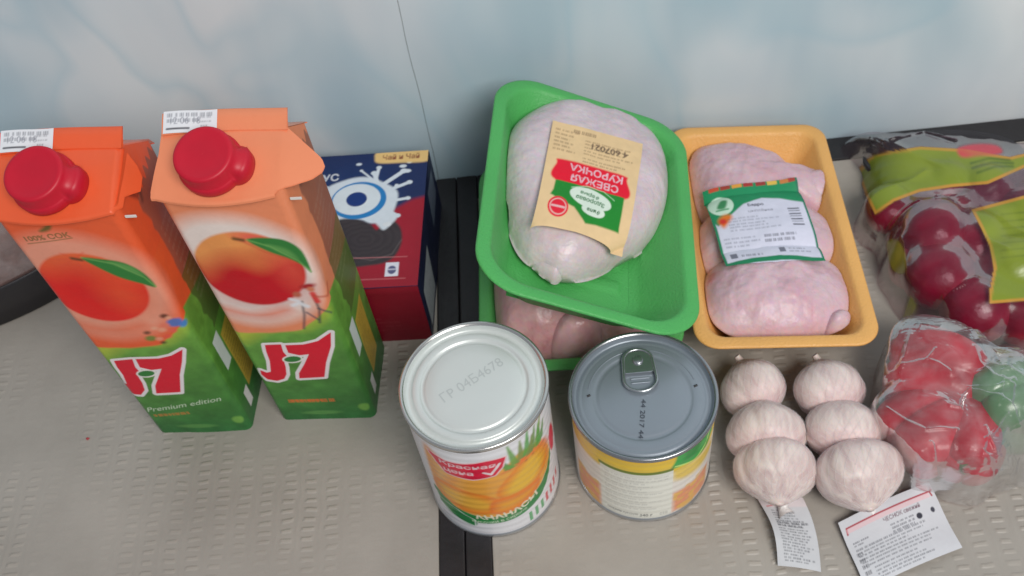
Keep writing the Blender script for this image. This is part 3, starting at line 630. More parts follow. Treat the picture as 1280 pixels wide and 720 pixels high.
wedge([(6, 62), (16, 78), (30, 88), (42, 80), (46, 66), (36, 52), (20, 46), (8, 50)], (248, 196, 60), (232, 128, 40))
wedge([(2, 50), (16, 52), (34, 50), (30, 40), (14, 32), (0, 34)], (244, 170, 50), (222, 110, 36))
A.put(A.m_smooth([(10, 82), (26, 90), (44, 84), (48, 72), (38, 84), (24, 84)], 2), (214, 92, 50), .7)
for k in range(6): A.put(A.m_ell(16+k*5.5, 84+2*math.sin(k*2), .9, .9, 0, .8), (150, 60, 30), .7)
for k, (bx, by, ex, ey) in enumerate(((16, 84, 10, 100), (20, 86, 17, 110), (24, 88, 25, 108), (28, 88, 31, 113), (32, 88, 37, 110), (36, 88, 43, 112), (40, 88, 46, 104), (18, 84, 12, 92), (30, 86, 34, 104), (38, 86, 40, 107))):
    A.put(A.m_poly([(bx-3, by), (bx+3, by), (ex+.5, ey), (ex-.5, ey)], .8), (70+20*(k % 3), 130+14*(k % 2), 60), .9)
gr = A.m_smooth([(-40, 46), (-34, 30), (-18, 21), (8, 20), (30, 26), (42, 38), (48, 54), (50, 66), (46, 56), (38, 44), (20, 33), (0, 29), (-20, 33), (-34, 44)], .6); A.put(gr, (36, 120, 60))
A.put(A.m_smooth([(-36, 34), (-24, 32), (-12, 22), (-14, 14), (-26, 18), (-36, 26)], .6), (36, 116, 62)); A.put(A.m_line([(-36, 34), (-24, 32), (-12, 23), (-13, 14), (-24, 17), (-36, 27)], .8), (226, 236, 230), .9)
A.put(A.m_text('АНАНАСЫ', 9.5, 31, 6.6, 43, 11, .03, 0, lambda X: .006*X*X-1.2), (246, 240, 214))
A.put(A.m_text('кусочки в сиропе', 4, 22.5, 3.6, 36, 8, .0, 0, lambda X: .006*X*X-.8), (222, 236, 210))
rib = [(-32, 101), (-20, 98), (-8, 99), (4, 101), (15, 100), (12, 90), (7, 83), (-6, 80), (-22, 82), (-27, 91)]
A.m_poly(rib); d_ = A.d.copy(); A.put(np.clip((d_+1.2)*3, 0, 1), (242, 200, 204)); A.put(np.clip(d_*3+.5, 0, 1), (196, 24, 56))
A.put(A.m_text('Красная', -8, 94.5, 6, 33, 0, .02), (250, 214, 220)); A.put(A.m_text('цена', -14, 86.5, 4.6, 18, 0, .02), (250, 214, 220))
A.put(A.m_line([(1, 88), (5, 85), (11, 95)], 1.8), (252, 232, 236))
for k in range(7): A.put(A.m_poly([(22+k*5, 6+k*1.8), (24.4+k*5, 6.5+k*1.8), (24.4+k*5, 18+k*1.8), (22+k*5, 17.5+k*1.8)]), (70, 150, 90) if k < 3 else (190, 60, 70), .9)
A.put(A.m_smooth([(50, 76), (56, 80), (60, 66), (54, 54), (50, 60)], 1), (206, 40, 70)); A.lines(62, 20, 82, 100, 18, (90, 90, 100), .6, .5, 3); A.lines(-82, 20, -45, 100, 18, (90, 90, 100), .6, .5, 8)
can('taller tin of pineapple pieces with plain pale lid, standing on the black seam', -.0544, .3036, .0415, .1174, A, lid_pine)
# -- corn label
B = Art(170, 90, 3, (222, 216, 208), x0=-85); x, y = B.x, B.y
B.put(np.clip((y-58)/4, 0, 1), (238, 200, 60)); B.put(np.clip((y-76)/3, 0, 1), (220, 170, 50), .6)
for sx in (-1, 1):
    B.put(B.m_poly([(sx*14-(0 if sx > 0 else 30), 6), (sx*14+(30 if sx > 0 else 0), 6), (sx*14+(30 if sx > 0 else 0), 32), (sx*14-(0 if sx > 0 else 30), 32)], 2) if sx > 0 else B.m_poly([(-56, 4), (-33, 4), (-33, 34), (-56, 34)], 2), (216, 130, 80), .9)
kern = np.clip(vnoise(np.stack([x, y], -1), .22, 6)*3, 0, 1)*(y < 36)*(((x > 14) & (x < 44)) | ((x < -33) & (x > -56))); B.put(kern, (240, 190, 90), .8)
B.put(B.m_smooth([(12, 66), (20, 64), (30, 60), (42, 64), (50, 76), (60, 90), (20, 90), (14, 74)], 1), (44, 150, 66)); B.put(B.m_line([(14, 67), (28, 61), (38, 66), (46, 84)], 1.4), (190, 220, 120)); B.put(B.m_smooth([(20, 70), (28, 68), (34, 76), (30, 84), (22, 80)], 2), (30, 120, 54), .8)
B.put(B.m_smooth([(14, 62), (30, 60), (48, 56), (50, 46), (30, 44), (14, 50)], 3), (240, 204, 70), .9)
B.put(B.m_poly([(-32, 2), (13, 2), (13, 66), (-32, 66)]), (224, 224, 214)); B.put(B.m_poly([(-33, 63.5), (13, 63.5), (13, 66.5), (-33, 66.5)]), (96, 112, 34)); B.put(B.m_poly([(-33, 67.5), (10, 67.5), (10, 69.5), (-33, 69.5)]), (250, 214, 70))
B.lines(-29, 15, 11, 60, 13, (160, 160, 156), .6, .5, 4); B.put(B.m_text('сахарная кукуруза', -18, 9, 3.2, 20, 0, .02), (80, 82, 84), .8); B.put(B.m_text('340 г', -3, 8.5, 3.6, 8, 0, .02), (60, 62, 66), .9); B.put(B.m_text('СТО', 8, 8.5, 3, 5, 0, .02), (90, 90, 92), .7)
B.noise(.03, .3, 3)
can('shorter tin with ring pull and yellow green label, beside the garlic', .0417, .3062, .0427, .0844, B, lid_pull)

# ================================================================== meat trays
def tray(label, w_, l_, R, h, loc, rot, col, group=None, name='food_tray'):
    t = thing(name, label, 'tray', loc, rot, group)
    m = mat('foam_'+str(len(bpy.data.materials)), tuple(alb(col, 1.15)), .42, spec=.35, coat=.08, nscale=14, namp=.07, bump=.0005, bscale=700)
    a, b = w_/2, l_/2
    prof = [(.0300, -h+.0005), (.0285, -h), (.0265, -h+.001), (.0105, -.0060), (.0095, -.0040), (.0012, -.0026), (.0002, -.0020), (0, -.0012), (.0003, -.0004), (.0014, 0), (.0070, .0001), (.0086, -.0006), (.0098, -.0026), (.0190, -h*.55), (.0262, -h+.0065), (.0290, -h+.0042), (.0330, -h+.0030)]
    rows = []
    for ins, z in prof:
        q = rrect(a-ins, b-ins, max(.004, R-ins*.45), 14); rows.append(np.concatenate([q, np.full((len(q), 1), z)], 1))
    P = np.array(rows); # slight wobble of thin rim
    P[..., 2] += .0007*np.sin(P[..., 0]*50+P[..., 1]*31)*(P[..., 2] > -.012)
    grid('shell', P, m, t, close_u=True)
    # moulded floor with shallow ribs
    xs = np.linspace(-(a-.029), a-.029, 60); ys = np.linspace(-(b-.029), b-.029, 70); X, Y = np.meshgrid(xs, ys)
    sc = rrect(a-.0200, b-.0200, R*.5, 4); Z = -h+.0028+.0011*np.clip(np.cos(Y*np.pi/.011)*2, 0, 1)*((abs(X) < a-.040) & (abs(Y) < b-.040))
    k = (abs(X) > a-.033) & (abs(Y) > b-.033); Z = np.where(k, -h+.0012, Z)
    grid('floor_panel', np.stack([X, Y, Z], -1), m, t)
    grid('underside', np.stack([X, Y, 0*X-h+.0001], -1), m, t, flip=True)
    return t
GP = ((.0256, .4371, .1152), (-.1265, .3966, -.156))
tg = tray('bright green tray tilted on top, holding a pale chicken fillet', .1414, .2037, .0305, .034, GP[0], GP[1], (78, 166, 88), 'green foam meat trays')
tl = tray('lower green tray half hidden under the tilted one, holding dark pink meat', .138, .198, .028, .036, (.0125, .4565, .0365), (0, 0, -.03), (82, 160, 86), 'green foam meat trays')
TY = ((.1474, .4583, .0401), (-.032, .0467, -.0494))
ty = tray('yellow foam tray holding three raw chicken thighs, right of the green trays', .1195, .2077, .0165, .036, TY[0], TY[1], (246, 186, 108))

def tframe(loc, rot):
    from mathutils import Euler
    M4 = Matrix.Translation(loc) @ Euler(rot).to_matrix().to_4x4(); M_ = np.array(M4)
    o, n = M_[:3, 3], M_[:3, 2]
    def loc_xy(px, py, z):  # pixel -> tray-local xy on plane local z
        p = on_plane(px, py, o+n*z, n); q = M_[:3, :3].T@(p-o); return q[:2]
    return M4, loc_xy
class Mound:
    """a soft lump on closed outline; height field + closed mesh"""
    def __init__(s, outline, z0, H, cen=None, pw=2.6, q=.5, lumps=0, seed=0, tiltx=0, tilty=0, grow=1.):
        s.o = spline(outline, 160); s.z0, s.H, s.pw, s.q, s.l, s.seed, s.tx, s.ty = z0, H, pw, q, lumps, seed, tiltx, tilty
        s.c = np.array(cen) if cen is not None else s.o.mean(0)
        d = s.o-s.c; s.an = np.arctan2(d[:, 1], d[:, 0]); s.r = np.hypot(d[:, 0], d[:, 1])*grow; i = np.argsort(s.an); s.an, s.r = s.an[i], s.r[i]
    def height(s, x, y):
        dx, dy = x-s.c[0], y-s.c[1]; a = np.arctan2(dy, dx)
        r = np.interp(a, s.an, s.r, period=2*np.pi); k = np.clip(np.hypot(dx, dy)/r, 0, 1)
        z = s.H*(1-k**s.pw)**s.q
        p = np.stack([x, y, 0*x], -1)
        z = z+s.l*vnoise(p, 38, s.seed, 2)*np.clip(1-k**4, 0, 1)+.25*s.l*vnoise(p, 160, s.seed+3, 2)*np.clip(1-k**6, 0, 1)
        z = z*(1+s.tx*dx+s.ty*dy)
        return s.z0+z
    def mesh(s, name, m, parent=None, nr=70, nt=200, below=.06, wall=None):
        a = np.linspace(-np.pi, np.pi, nt, endpoint=False); r = np.interp(a, s.an, s.r, period=2*np.pi)
        k = np.sin(np.linspace(0, 1, nr)*np.pi/2)[:, None]; wob = 1+.012*np.sin(a*9+s.seed)
        X = s.c[0]+k*r*wob*np.cos(a); Y = s.c[1]+k*r*wob*np.sin(a); Z = s.height(X, Y)
        Z[-1] = s.z0
        under = []
        for kk, dz in ((.97, -.1), (.88, -.2), (.6, -.24), (.01, -.25)):
            under.append(np.stack([s.c[0]+kk*r*np.cos(a), s.c[1]+kk*r*np.sin(a), np.full(nt, s.z0+dz*below*s.H)], -1))
        P = np.concatenate([np.stack([X, Y, Z], -1), np.array(under)], 0)
        if wall:
            wa, wb, wR, wh = wall
            req = np.interp(P[..., 2], [-wh, -wh+.0060, -wh*.55, -.0026, .004, .012], [.0290, .0270, .0190, .0110, .006, .0])
            for ax, half in ((0, wa), (1, wb)): P[..., ax] = np.sign(P[..., ax])*np.minimum(np.abs(P[..., ax]), half-req)
            cr = wR+.004; qx = np.abs(P[..., 0])-(wa-req-cr); qy = np.abs(P[..., 1])-(wb-req-cr); dd = np.hypot(qx, qy); k_ = (qx > 0) & (qy > 0) & (dd > cr)
            f_ = np.where(k_, cr/np.maximum(dd, 1e-6), 1)
            P[..., 0] = np.where(k_, np.sign(P[..., 0])*(wa-req-cr+qx*f_), P[..., 0]); P[..., 1] = np.where(k_, np.sign(P[..., 1])*(wb-req-cr+qy*f_), P[..., 1])
        return grid(name, P, m, parent, close_u=True)
def skin_mat(name, c1_, c2_, c3_, rough=.36, seedoff=0):
    m = bpy.data.materials.new(name); m.use_nodes = True; N = m.node_tree.nodes; L = m.node_tree.links; b = N['Principled BSDF']
    tc = N.new('ShaderNodeTexCoord'); n = N.new('ShaderNodeTexNoise'); n.inputs['Scale'].default_value = 26; n.inputs['Detail'].default_value = 4; n.inputs['Distortion'].default_value = 1
    mp = N.new('ShaderNodeMapping'); mp.inputs['Location'].default_value = (seedoff, seedoff, 0); L.new(tc.outputs['Object'], mp.inputs[0]); L.new(mp.outputs[0], n.inputs['Vector'])
    r = N.new('ShaderNodeValToRGB'); L.new(n.outputs[0], r.inputs[0]); e = r.color_ramp.elements
    e[0].position = .34; e[0].color = (*alb(c2_, 1.2), 1); e[1].position = .66; e[1].color = (*alb(c1_, 1.2), 1); k = e.new(.25); k.color = (*alb(c3_, 1.2), 1)
    n2 = N.new('ShaderNodeTexNoise'); n2.inputs['Scale'].default_value = 260; n2.inputs['Detail'].default_value = 3; L.new(mp.outputs[0], n2.inputs['Vector'])
    mx = N.new('ShaderNodeMix'); mx.data_type = 'RGBA'; mx.blend_type = 'MULTIPLY'; mx.inputs[0].default_value = .25; L.new(r.outputs[0], mx.inputs[6]); L.new(n2.outputs[1], mx.inputs[7])
    L.new(mx.outputs[2], b.inputs['Base Color']); b.inputs['Roughness'].default_value = rough; b.inputs['Specular IOR Level'].default_value = .45
    b.inputs['Subsurface Weight'].default_value = .25; b.inputs['Subsurface Scale'].default_value = .004; b.inputs['Subsurface Radius'].default_value = (1, .45, .35)
    b.inputs['Coat Weight'].default_value = .10; b.inputs['Coat Roughness'].default_value = .25
    vo = N.new('ShaderNodeTexNoise'); vo.inputs['Scale'].default_value = 90; vo.inputs['Detail'].default_value = 6; vo.inputs['Distortion'].default_value = .4; L.new(mp.outputs[0], vo.inputs['Vector'])
    bp = N.new('ShaderNodeBump'); bp.inputs['Distance'].default_value = .0020; bp.inputs['Strength'].default_value = .5; L.new(vo.outputs[0], bp.inputs['Height'])
    po = N.new('ShaderNodeTexVoronoi'); po.inputs['Scale'].default_value = 420; L.new(mp.outputs[0], po.inputs['Vector'])
    b2 = N.new('ShaderNodeBump'); b2.inputs['Distance'].default_value = .0005; b2.inputs['Strength'].default_value = .3; L.new(po.outputs['Distance'], b2.inputs['Height']); L.new(bp.outputs[0], b2.inputs['Normal']); L.new(b2.outputs[0], b.inputs['Normal'])
    return m
M_skin = skin_mat('fillet_skin', (216, 202, 206), (208, 188, 194), (204, 166, 172))
M_thigh = skin_mat('thigh_skin', (214, 186, 194), (206, 166, 176), (196, 124, 136), .42, 3)
M_meat = skin_mat('dark_meat', (214, 174, 174), (192, 140, 142), (164, 100, 106), .34, 7)

# fillet on the tilted tray
M4, lxy = tframe(*GP)
ol = [lxy(*p, -.010) for p in ((690, 121), (722, 121), (748, 130), (775, 133), (806, 148), (831, 182), (841, 228), (834, 268), (810, 298), (768, 321), (735, 332), (706, 332), (684, 320), (662, 302), (645, 268), (634, 225), (631, 180), (646, 146))]
fil = Mound(ol, -.026, .033, lxy(738, 222, -.01), 4.6, .5, .0036, 2)
b = thing('chicken_fillet', 'pale round chicken fillet with a tan red and green sticker, in the tilted green tray', 'chicken', GP[0], GP[1])
WG = (.0707, .10185, .0305, .034); fil.mesh('meat', M_skin, b, wall=WG)
for pts_, h_ in ((((650, 292), (690, 298), (722, 318), (714, 336), (700, 345), (688, 340), (668, 322)), .013), (((700, 318), (738, 320), (742, 332), (722, 336), (708, 334)), .009)):
    Mound([lxy(*p, -.018) for p in pts_], -.026, h_, None, 2.6, .5, .0035, 21+int(h_*1e4) % 7).mesh('skin_flap', M_skin, b, 40, 110)
# its sticker. local art frame: drawn upside down in the photo, so text is rotated in the artwork itself
st = Art(64, 70, 3.4, (212, 182, 138))
def quad_map(art, q, zfn):
    """bilinear map of art rect onto local quad q = BL,BR,TR,TL"""
    q = [np.array(v) for v in q]
    def fn(X, Y):
        u, v = ((X-art.x0)/art.W)[..., None], ((Y-art.y0)/art.H)[..., None]
        p = q[0]*(1-u)*(1-v)+q[1]*u*(1-v)+q[2]*u*v+q[3]*(1-u)*v
        return np.stack([p[..., 0], p[..., 1], zfn(p[..., 0], p[..., 1])], -1)
    return fn
st.noise(.05, .25, 4)
# art frame: x 0..64 left->right in photo, y 0..70 bottom->top in photo; words are turned 180
st.lines(3, 48, 20, 66, 6, (110, 80, 60), .7, .5, 4); st.lines(24, 50, 60, 62, 5, (120, 90, 66), .7, .5, 5); st.lines(24, 44, 62, 49, 2, (110, 80, 60), .7, .5, 6)
st.put(st.m_text('4 607021', 42, 58, 4.4, 26, 180, .03), (60, 42, 40), .8); st.lines(15, 64, 34, 68, 1, (90, 66, 52), .8, .6, 7)
st.put(st.m_smooth([(9, 43), (30, 43.5), (54, 43), (56.5, 40), (56.5, 28), (9, 28.5), (7.5, 40)], .6, 60), (214, 16, 44))
gp = [(9, 31), (56.5, 30), (56.5, 11), (57, 8), (50, 7.5), (40, 7), (33, 6), (29, 9.5), (24, 14), (14, 16), (9, 18), (7, 18.5), (8.5, 22)]
st.put(st.m_poly(gp, .5), (28, 122, 40)); st.put(st.m_poly([(8.4, 28.6), (56.8, 28.6), (56.8, 31.8), (8.4, 31.8)]), (214, 16, 44)) 
st.put(st.m_text('КУРОЧКА', 35, 39.4, 5.0, 37, 180, .02), (250, 205, 215)); st.put(st.m_text('СВЕЖАЯ', 35, 32.6, 5.0, 33, 180, .02), (250, 205, 215))
st.put(st.m_ell(34, 21.8, 14.5, 6.0, -6), (224, 238, 222)); st.put(st.m_ell(37, 14.8, 8, 3.6, -4), (224, 238, 222))
st.put(st.m_text('Здоровая', 34, 20.6, 3.6, 20, 176, .03), (60, 110, 70)); st.put(st.m_text('ферма', 33, 24.2, 3.0, 13, 176, .03), (60, 110, 70)); st.put(st.m_text('филе', 37, 14.8, 3.2, 9, 176, .03), (40, 90, 50))
st.put(st.m_line([(20, 26), (30, 29.2), (42, 28.8), (50, 25)], .5), (180, 220, 180), .8)
st.put(st.m_ell(13.5, 12, 6.8, 6.2), (214, 40, 56)); st.put(st.m_ell(13.5, 12, 5.6, 5.0), (236, 190, 180)); st.put(st.m_ell(13.5, 12, 4.9, 4.3), (206, 30, 50)); st.put(st.m_line([(9.5, 12), (17.5, 12)], 1.3), (240, 200, 200), .9)
q = [lxy(*p, .007) for p in ((669, 272), (786, 307), (803, 181), (691, 151))]
sheet('sticker', st, quad_map(st, q, lambda X, Y: fil.height(X, Y)*.35+.65*(-.026+.033*.99)+.0012), .42, M_paper, b)

# dark meat in the lower tray
M4l, lxyl = tframe((.0125, .4565, .0365), (0, 0, -.03))
b = thing('meat_pieces', 'dark pink raw chicken pieces heaped in the lower green tray', 'raw meat', (.0125, .4565, .0365), (0, 0, -.03))
Mound([(-.058, -.070), (-.040, -.084), (-.012, -.084), (.006, -.066), (.004, -.02), (-.012, .03), (-.040, .04), (-.060, .0)], -.030, .060, None, 2.6, .5, .004, 3).mesh('piece', M_meat, b, wall=(.069, .099, .028, .036))
Mound([(-.01, -.068), (.02, -.084), (.045, -.076), (.058, -.05), (.054, -.01), (.03, .01), (.004, -.01)], -.030, .046, None, 2.6, .5, .005, 5).mesh('piece', M_meat, b, wall=(.069, .099, .028, .036))
Mound([(-.04, .0), (-.01, .07), (.0, .085), (-.04, .088), (-.056, .06)], -.030, .056, None, 2.6, .5, .004, 6).mesh('piece', M_meat, b, wall=(.069, .099, .028, .036))
Mound([(-.022, -.083), (-.004, -.087), (.014, -.080), (.016, -.062), (-.004, -.052), (-.022, -.062)], -.020, .040, None, 2.2, .5, .004, 9).mesh('piece', skin_mat('sinew', (214, 176, 178), (190, 136, 140), (170, 90, 96), .28, 2), b)

# thighs in the yellow tray
M4y, ly = tframe(*TY)
G = 'raw chicken thighs in the yellow tray'
def thigh(label, pts, z0, H, c, seed, extra=()):
    t = thing('chicken_thigh', label, 'chicken', TY[0], TY[1], G); zc = -.008
    md = Mound([ly(*p, zc) for p in pts], z0, H, ly(*c, zc), 3.2, .5, .0046, seed, grow=1.06); WYT = (.05975, .10385, .0165, .036); md.mesh('meat', M_thigh, t, wall=WYT)
    for e in extra: Mound([ly(*p, zc) for p in e[0]], e[1], e[2], None, 2.3, .5, .0025, seed+4).mesh('joint_end', M_thigh, t, 40, 100, wall=WYT)
    return md
T1 = thigh('rear chicken thigh with a stubby drumstick end, at the back of the yellow tray', ((862, 185), (890, 176), (935, 178), (975, 192), (1005, 214), (1035, 214), (1048, 236), (1036, 258), (1000, 256), (960, 262), (910, 268), (872, 256), (860, 220)), -.030, .034, (925, 220), 11, [(((1000, 214), (1030, 210), (1046, 222), (1046, 246), (1020, 254), (985, 240), (985, 222)), -.028, .030)])
T2 = thigh('middle chicken thigh lying under the green bordered label', ((874, 280), (900, 256), (950, 250), (1000, 252), (1035, 268), (1053, 295), (1050, 316), (1020, 326), (960, 338), (900, 342), (874, 320)), -.030, .036, (960, 295), 12)
T3 = thigh('large front chicken thigh with a round knuckle, nearest in the yellow tray', ((880, 345), (900, 325), (950, 318), (1010, 318), (1048, 330), (1066, 358), (1068, 384), (1050, 404), (1010, 418), (950, 421), (900, 416), (878, 398), (872, 370)), -.030, .040, (965, 368), 13, [(((1030, 396), (1050, 384), (1068, 390), (1066, 410), (1046, 418), (1030, 414)), -.030, .030), (((880, 402), (894, 394), (906, 404), (904, 418), (888, 420)), -.030, .022)])
LB = Art(66, 60, 3.4, (206, 206, 222)); x, y = LB.x, LB.y
LB.put(LB.m_poly([(-1, 61), (67, 61), (67, 41), (50, 46), (38, 48), (24, 44), (12, 36), (3, 30), (-1, 36)], .5), (30, 128, 84))
for k, (x0_, c_) in enumerate(((4, (190, 60, 40)), (12, (150, 40, 40)), (20, (220, 150, 60)), (28, (160, 30, 40)), (37, (150, 36, 44)), (45, (222, 180, 80)), (54, (190, 110, 60)), (60, (160, 50, 50)))): LB.put(LB.m_poly([(x0_, 57.6), (x0_+7, 57.8), (x0_+7, 60.5), (x0_, 60.5)]), c_, .9)
LB.put(LB.m_ell(9, 46, 8.5, 8, 0), (200, 226, 206)); LB.put(LB.m_smooth([(6, 44), (10, 50), (14, 49), (11, 43)], .8), (60, 130, 84)); LB.put(LB.m_line([(5, 42), (13, 42)], 1.2), (90, 150, 110))
LB.put(LB.m_smooth([(4, 34), (9, 38), (14, 36), (10, 31), (6, 28)], 1.5), (226, 120, 40)); LB.put(LB.m_ell(7, 33, 2.4, 2.2, 0, 1), (200, 50, 40))
for s in ([(0, 36), (0, 0)],): LB.put(LB.m_line(s, 3.2), (36, 122, 86))
LB.put(LB.m_line([(65.6, 0), (65.6, 60)], 2), (36, 110, 86)); LB.put(LB.m_line([(0, 0), (18, 2.2), (36, 2.8), (66, .6)], 3.4), (30, 118, 80))
LB.put(LB.m_text('Бедро', 32, 42.5, 2.8, 11, 0, .03), (50, 50, 66)); LB.put(LB.m_text('цыплёнка', 34, 38, 2.4, 17, 0, .0), (60, 60, 76), .9)
LB.lines(10, 24, 46, 35, 5, (80, 82, 100), .55, .5, 3); LB.lines(4, 13, 28, 21, 3, (80, 82, 100), .6, .45, 5); LB.lines(31, 15, 62, 21, 2, (50, 50, 66), .85, .6, 8); LB.lines(44, 6, 62, 11, 2, (60, 60, 76), .7, .5, 2); LB.lines(12, 5, 36, 8, 1, (60, 60, 76), .8, .6, 3)
for k in range(7): LB.put(LB.m_poly([(52.5, 38-k*2.0), (60.5, 38-k*2.0), (60.5, 37-k*2.0+(.5 if k % 2 else 0)), (52.5, 37-k*2.0+(.5 if k % 2 else 0))]), (46, 48, 62), .85)
LB.put(LB.m_poly([(5, 5), (9.5, 5), (9.5, 9), (5, 9)]), (70, 72, 88), .8); LB.put(LB.m_poly([(38, 7), (42, 7), (42, 11), (38, 11)]), (70, 72, 88), .8)
def hy(X, Y): return np.maximum(np.maximum(T1.height(X, Y), T2.height(X, Y)), T3.height(X, Y))
q = [ly(*p, .010) for p in ((908, 331), (1033, 323), (996, 219), (879, 232))]
lt = thing('price_label', 'green bordered white weighing label lying over the yellow tray thighs', 'label', TY[0], TY[1])
fnq = quad_map(LB, q, lambda X, Y: .35*hy(X, Y)+.65*.0078+.0016)
sheet('label_sheet', LB, fnq, .42, M_paper, lt)

# ================================================================== garlic
M_gar = None
def garlic_mat():
    m = bpy.data.materials.new('garlic_skin'); m.use_nodes = True; N = m.node_tree.nodes; L = m.node_tree.links; b = N['Principled BSDF']
    tc = N.new('ShaderNodeTexCoord'); mp = N.new('ShaderNodeMapping'); mp.inputs['Scale'].default_value = (1, .22, 1); L.new(tc.outputs['Object'], mp.inputs[0])
    n = N.new('ShaderNodeTexNoise'); n.inputs['Scale'].default_value = 150; n.inputs['Detail'].default_value = 5; n.inputs['Distortion'].default_value = .6; L.new(mp.outputs[0], n.inputs['Vector'])
    r = N.new('ShaderNodeValToRGB'); L.new(n.outputs[0], r.inputs[0]); e = r.color_ramp.elements
    e[0].position = .3; e[0].color = (*alb((176, 154, 152)), 1); e[1].position = .62; e[1].color = (*alb((204, 190, 184)), 1)
    s = N.new('ShaderNodeSeparateXYZ'); L.new(tc.outputs['Object'], s.inputs[0]); mr = N.new('ShaderNodeMapRange'); mr.inputs[1].default_value = -.004; mr.inputs[2].default_value = -.020; L.new(s.outputs[1], mr.inputs[0])
    mm = N.new('ShaderNodeMath'); mm.operation = 'MULTIPLY'; L.new(mr.outputs[0], mm.inputs[0]); mm.inputs[1].default_value = .45
    mx = N.new('ShaderNodeMix'); mx.data_type = 'RGBA'; L.new(mm.outputs[0], mx.inputs[0]); L.new(r.outputs[0], mx.inputs[6]); mx.inputs[7].default_value = (*alb((200, 160, 166)), 1); L.new(mx.outputs[2], b.inputs['Base Color'])
    b.inputs['Roughness'].default_value = .45; b.inputs['Subsurface Weight'].default_value = .15; b.inputs['Subsurface Scale'].default_value = .003
    bp = N.new('ShaderNodeBump'); bp.inputs['Distance'].default_value = .0007; L.new(n.outputs[0], bp.inputs['Height']); L.new(bp.outputs[0], b.inputs['Normal']); return m
M_gar = garlic_mat(); M_root = mat('root_tuft', tuple(alb((176, 152, 120))), .8, nscale=300, namp=.3)
def bulb_P(seed, R, Ly, off=0.):
    """axis along y, stem at +y"""
    rg = np.random.default_rng(seed); n = 120; k = 60; th = np.linspace(0, 2*np.pi, n, endpoint=False); s = np.linspace(0, 1, k)[:, None]
    nc = int(rg.integers(5, 8)); ph = rg.uniform(0, 6); bd = ph+2*np.pi*(np.arange(nc)+rg.uniform(-.28, .28, nc))/nc
    yy = -np.cos(s*np.pi); prof = np.clip(1-np.abs(yy)**2.3, 0, 1)**.56
    gr_ = 0
    for q in bd:
        da = np.angle(np.exp(1j*(th+.25*np.sin(yy*1.5+q)-q))); gr_ = gr_+rg.uniform(.5, 1)*np.exp(-(da/.13)**2)+.35*np.exp(-(da/.45)**2)
    amp = .042*np.clip(1-yy**4, 0, 1)
    r = prof*(1-amp*gr_)*(1+.05*np.sin(th*2+ph)+.035*np.sin(3*th+ph*2))*(1-.06*yy)
    y = yy*Ly; nk = np.clip((yy-.62)/.38, 0, 1)**2; y = y+nk*Ly*.22; r = np.maximum(r, .12*nk)*(1-.22*nk)
    rt = np.clip((-yy-.8)/.2, 0, 1)**2; y = y-rt*Ly*.10
    r = r*R+off; r[0] = .0001; r[-1] = .0001
    X = r*np.cos(th); Z = r*np.sin(th)*.96; Y = y+0*th
    return np.stack([X, Y, Z], -1)
def garlic(label, loc, rz, seed, R, Ly, rx=0., short=False):
    t = thing('garlic_bulb', label, 'garlic', loc, (rx, 0, rz), 'garlic bulbs packed in threes')
    grid('bulb', bulb_P(seed, R, Ly), M_gar, t, close_u=True)
    pts = [(0, Ly*1.1, 0), (.0006, Ly*1.26, .0012), (-.0006, Ly*1.38, .0030)]; 
    if not short: tube('stem', pts, [.0036, .0027, .0021], M_gar, t, 10)
M_net = mat('net_thread', tuple(alb((226, 220, 222))), .5)
def net(label, bulbs, tailp, tagfn, G2):
    t = thing('garlic_net', label, 'net', (bulbs[0][0][0], bulbs[0][0][1], 0), (0, 0, 0), G2)
    bm = bmesh.new(); ox, oy = bulbs[0][0][0], bulbs[0][0][1]
    V = []; F = []
    for loc, rz, seed, R, Ly in bulbs:
        P = bulb_P(seed, R, Ly, .00035); c, s = math.cos(rz), math.sin(rz)
        W = np.stack([P[..., 0]*c-P[..., 1]*s+loc[0]-ox, P[..., 0]*s+P[..., 1]*c+loc[1]-oy, P[..., 2]+loc[2]], -1)
        k, n = W.shape[:2]
        for d in (1, -1):
            for j0 in range(0, n, 5):
                prev = None
                for i in range(6, k-6):
                    jf = (j0+d*(i-6)*.55) % n; j = int(jf); f = jf-j; p = W[i, j]*(1-f)+W[i, (j+1) % n]*f
                    nn = p-np.array([loc[0]-ox, loc[1]-oy, loc[2]]); nn = nn/np.linalg.norm(nn)
                    if nn[2] < -.35: prev = None; continue
                    if prev is not None:
                        q0, n0 = prev; tt = p-q0; sd = np.cross(tt, nn); L_ = np.linalg.norm(sd)
                        if L_ > 1e-9:
                            sd = sd/L_*.00006; b0 = len(V); V += [q0-sd, q0+n0*.00008, q0+sd, p-sd, p+nn*.00008, p+sd]
                            F += [(b0, b0+1, b0+4, b0+3), (b0+1, b0+2, b0+5, b0+4)]
                    prev = (p, nn)
    ob = link('netting', mesh_np('netting', np.array(V), np.array(F)), M_net, t, False)
    tube('gathered_end', [(p[0]-ox, p[1]-oy, p[2]) for p in tailp], [.0050, .0034, .0030, .0050][:len(tailp)], mat('net_end', tuple(alb((222, 218, 216))), .4, bump=.0012, bscale=300), t, 14)
    art, fn = tagfn; sheet('paper_tag', art, lambda X, Y: fn(X, Y)-np.array([ox, oy, 0]), .4, M_paper, t)
def gp_(px, py, z): p = at(px, py, z); return (float(p[0]), float(p[1]), z)
LAB = ['rear garlic bulb of the left-hand net, nearest the ring pull tin', 'middle garlic bulb of the left-hand net', 'front garlic bulb of the left-hand net, pinched above the narrow tag',
       'rear garlic bulb of the right-hand net, with a short stem', 'middle garlic bulb of the right-hand net', 'front garlic bulb of the right-hand net, above the wide tag']
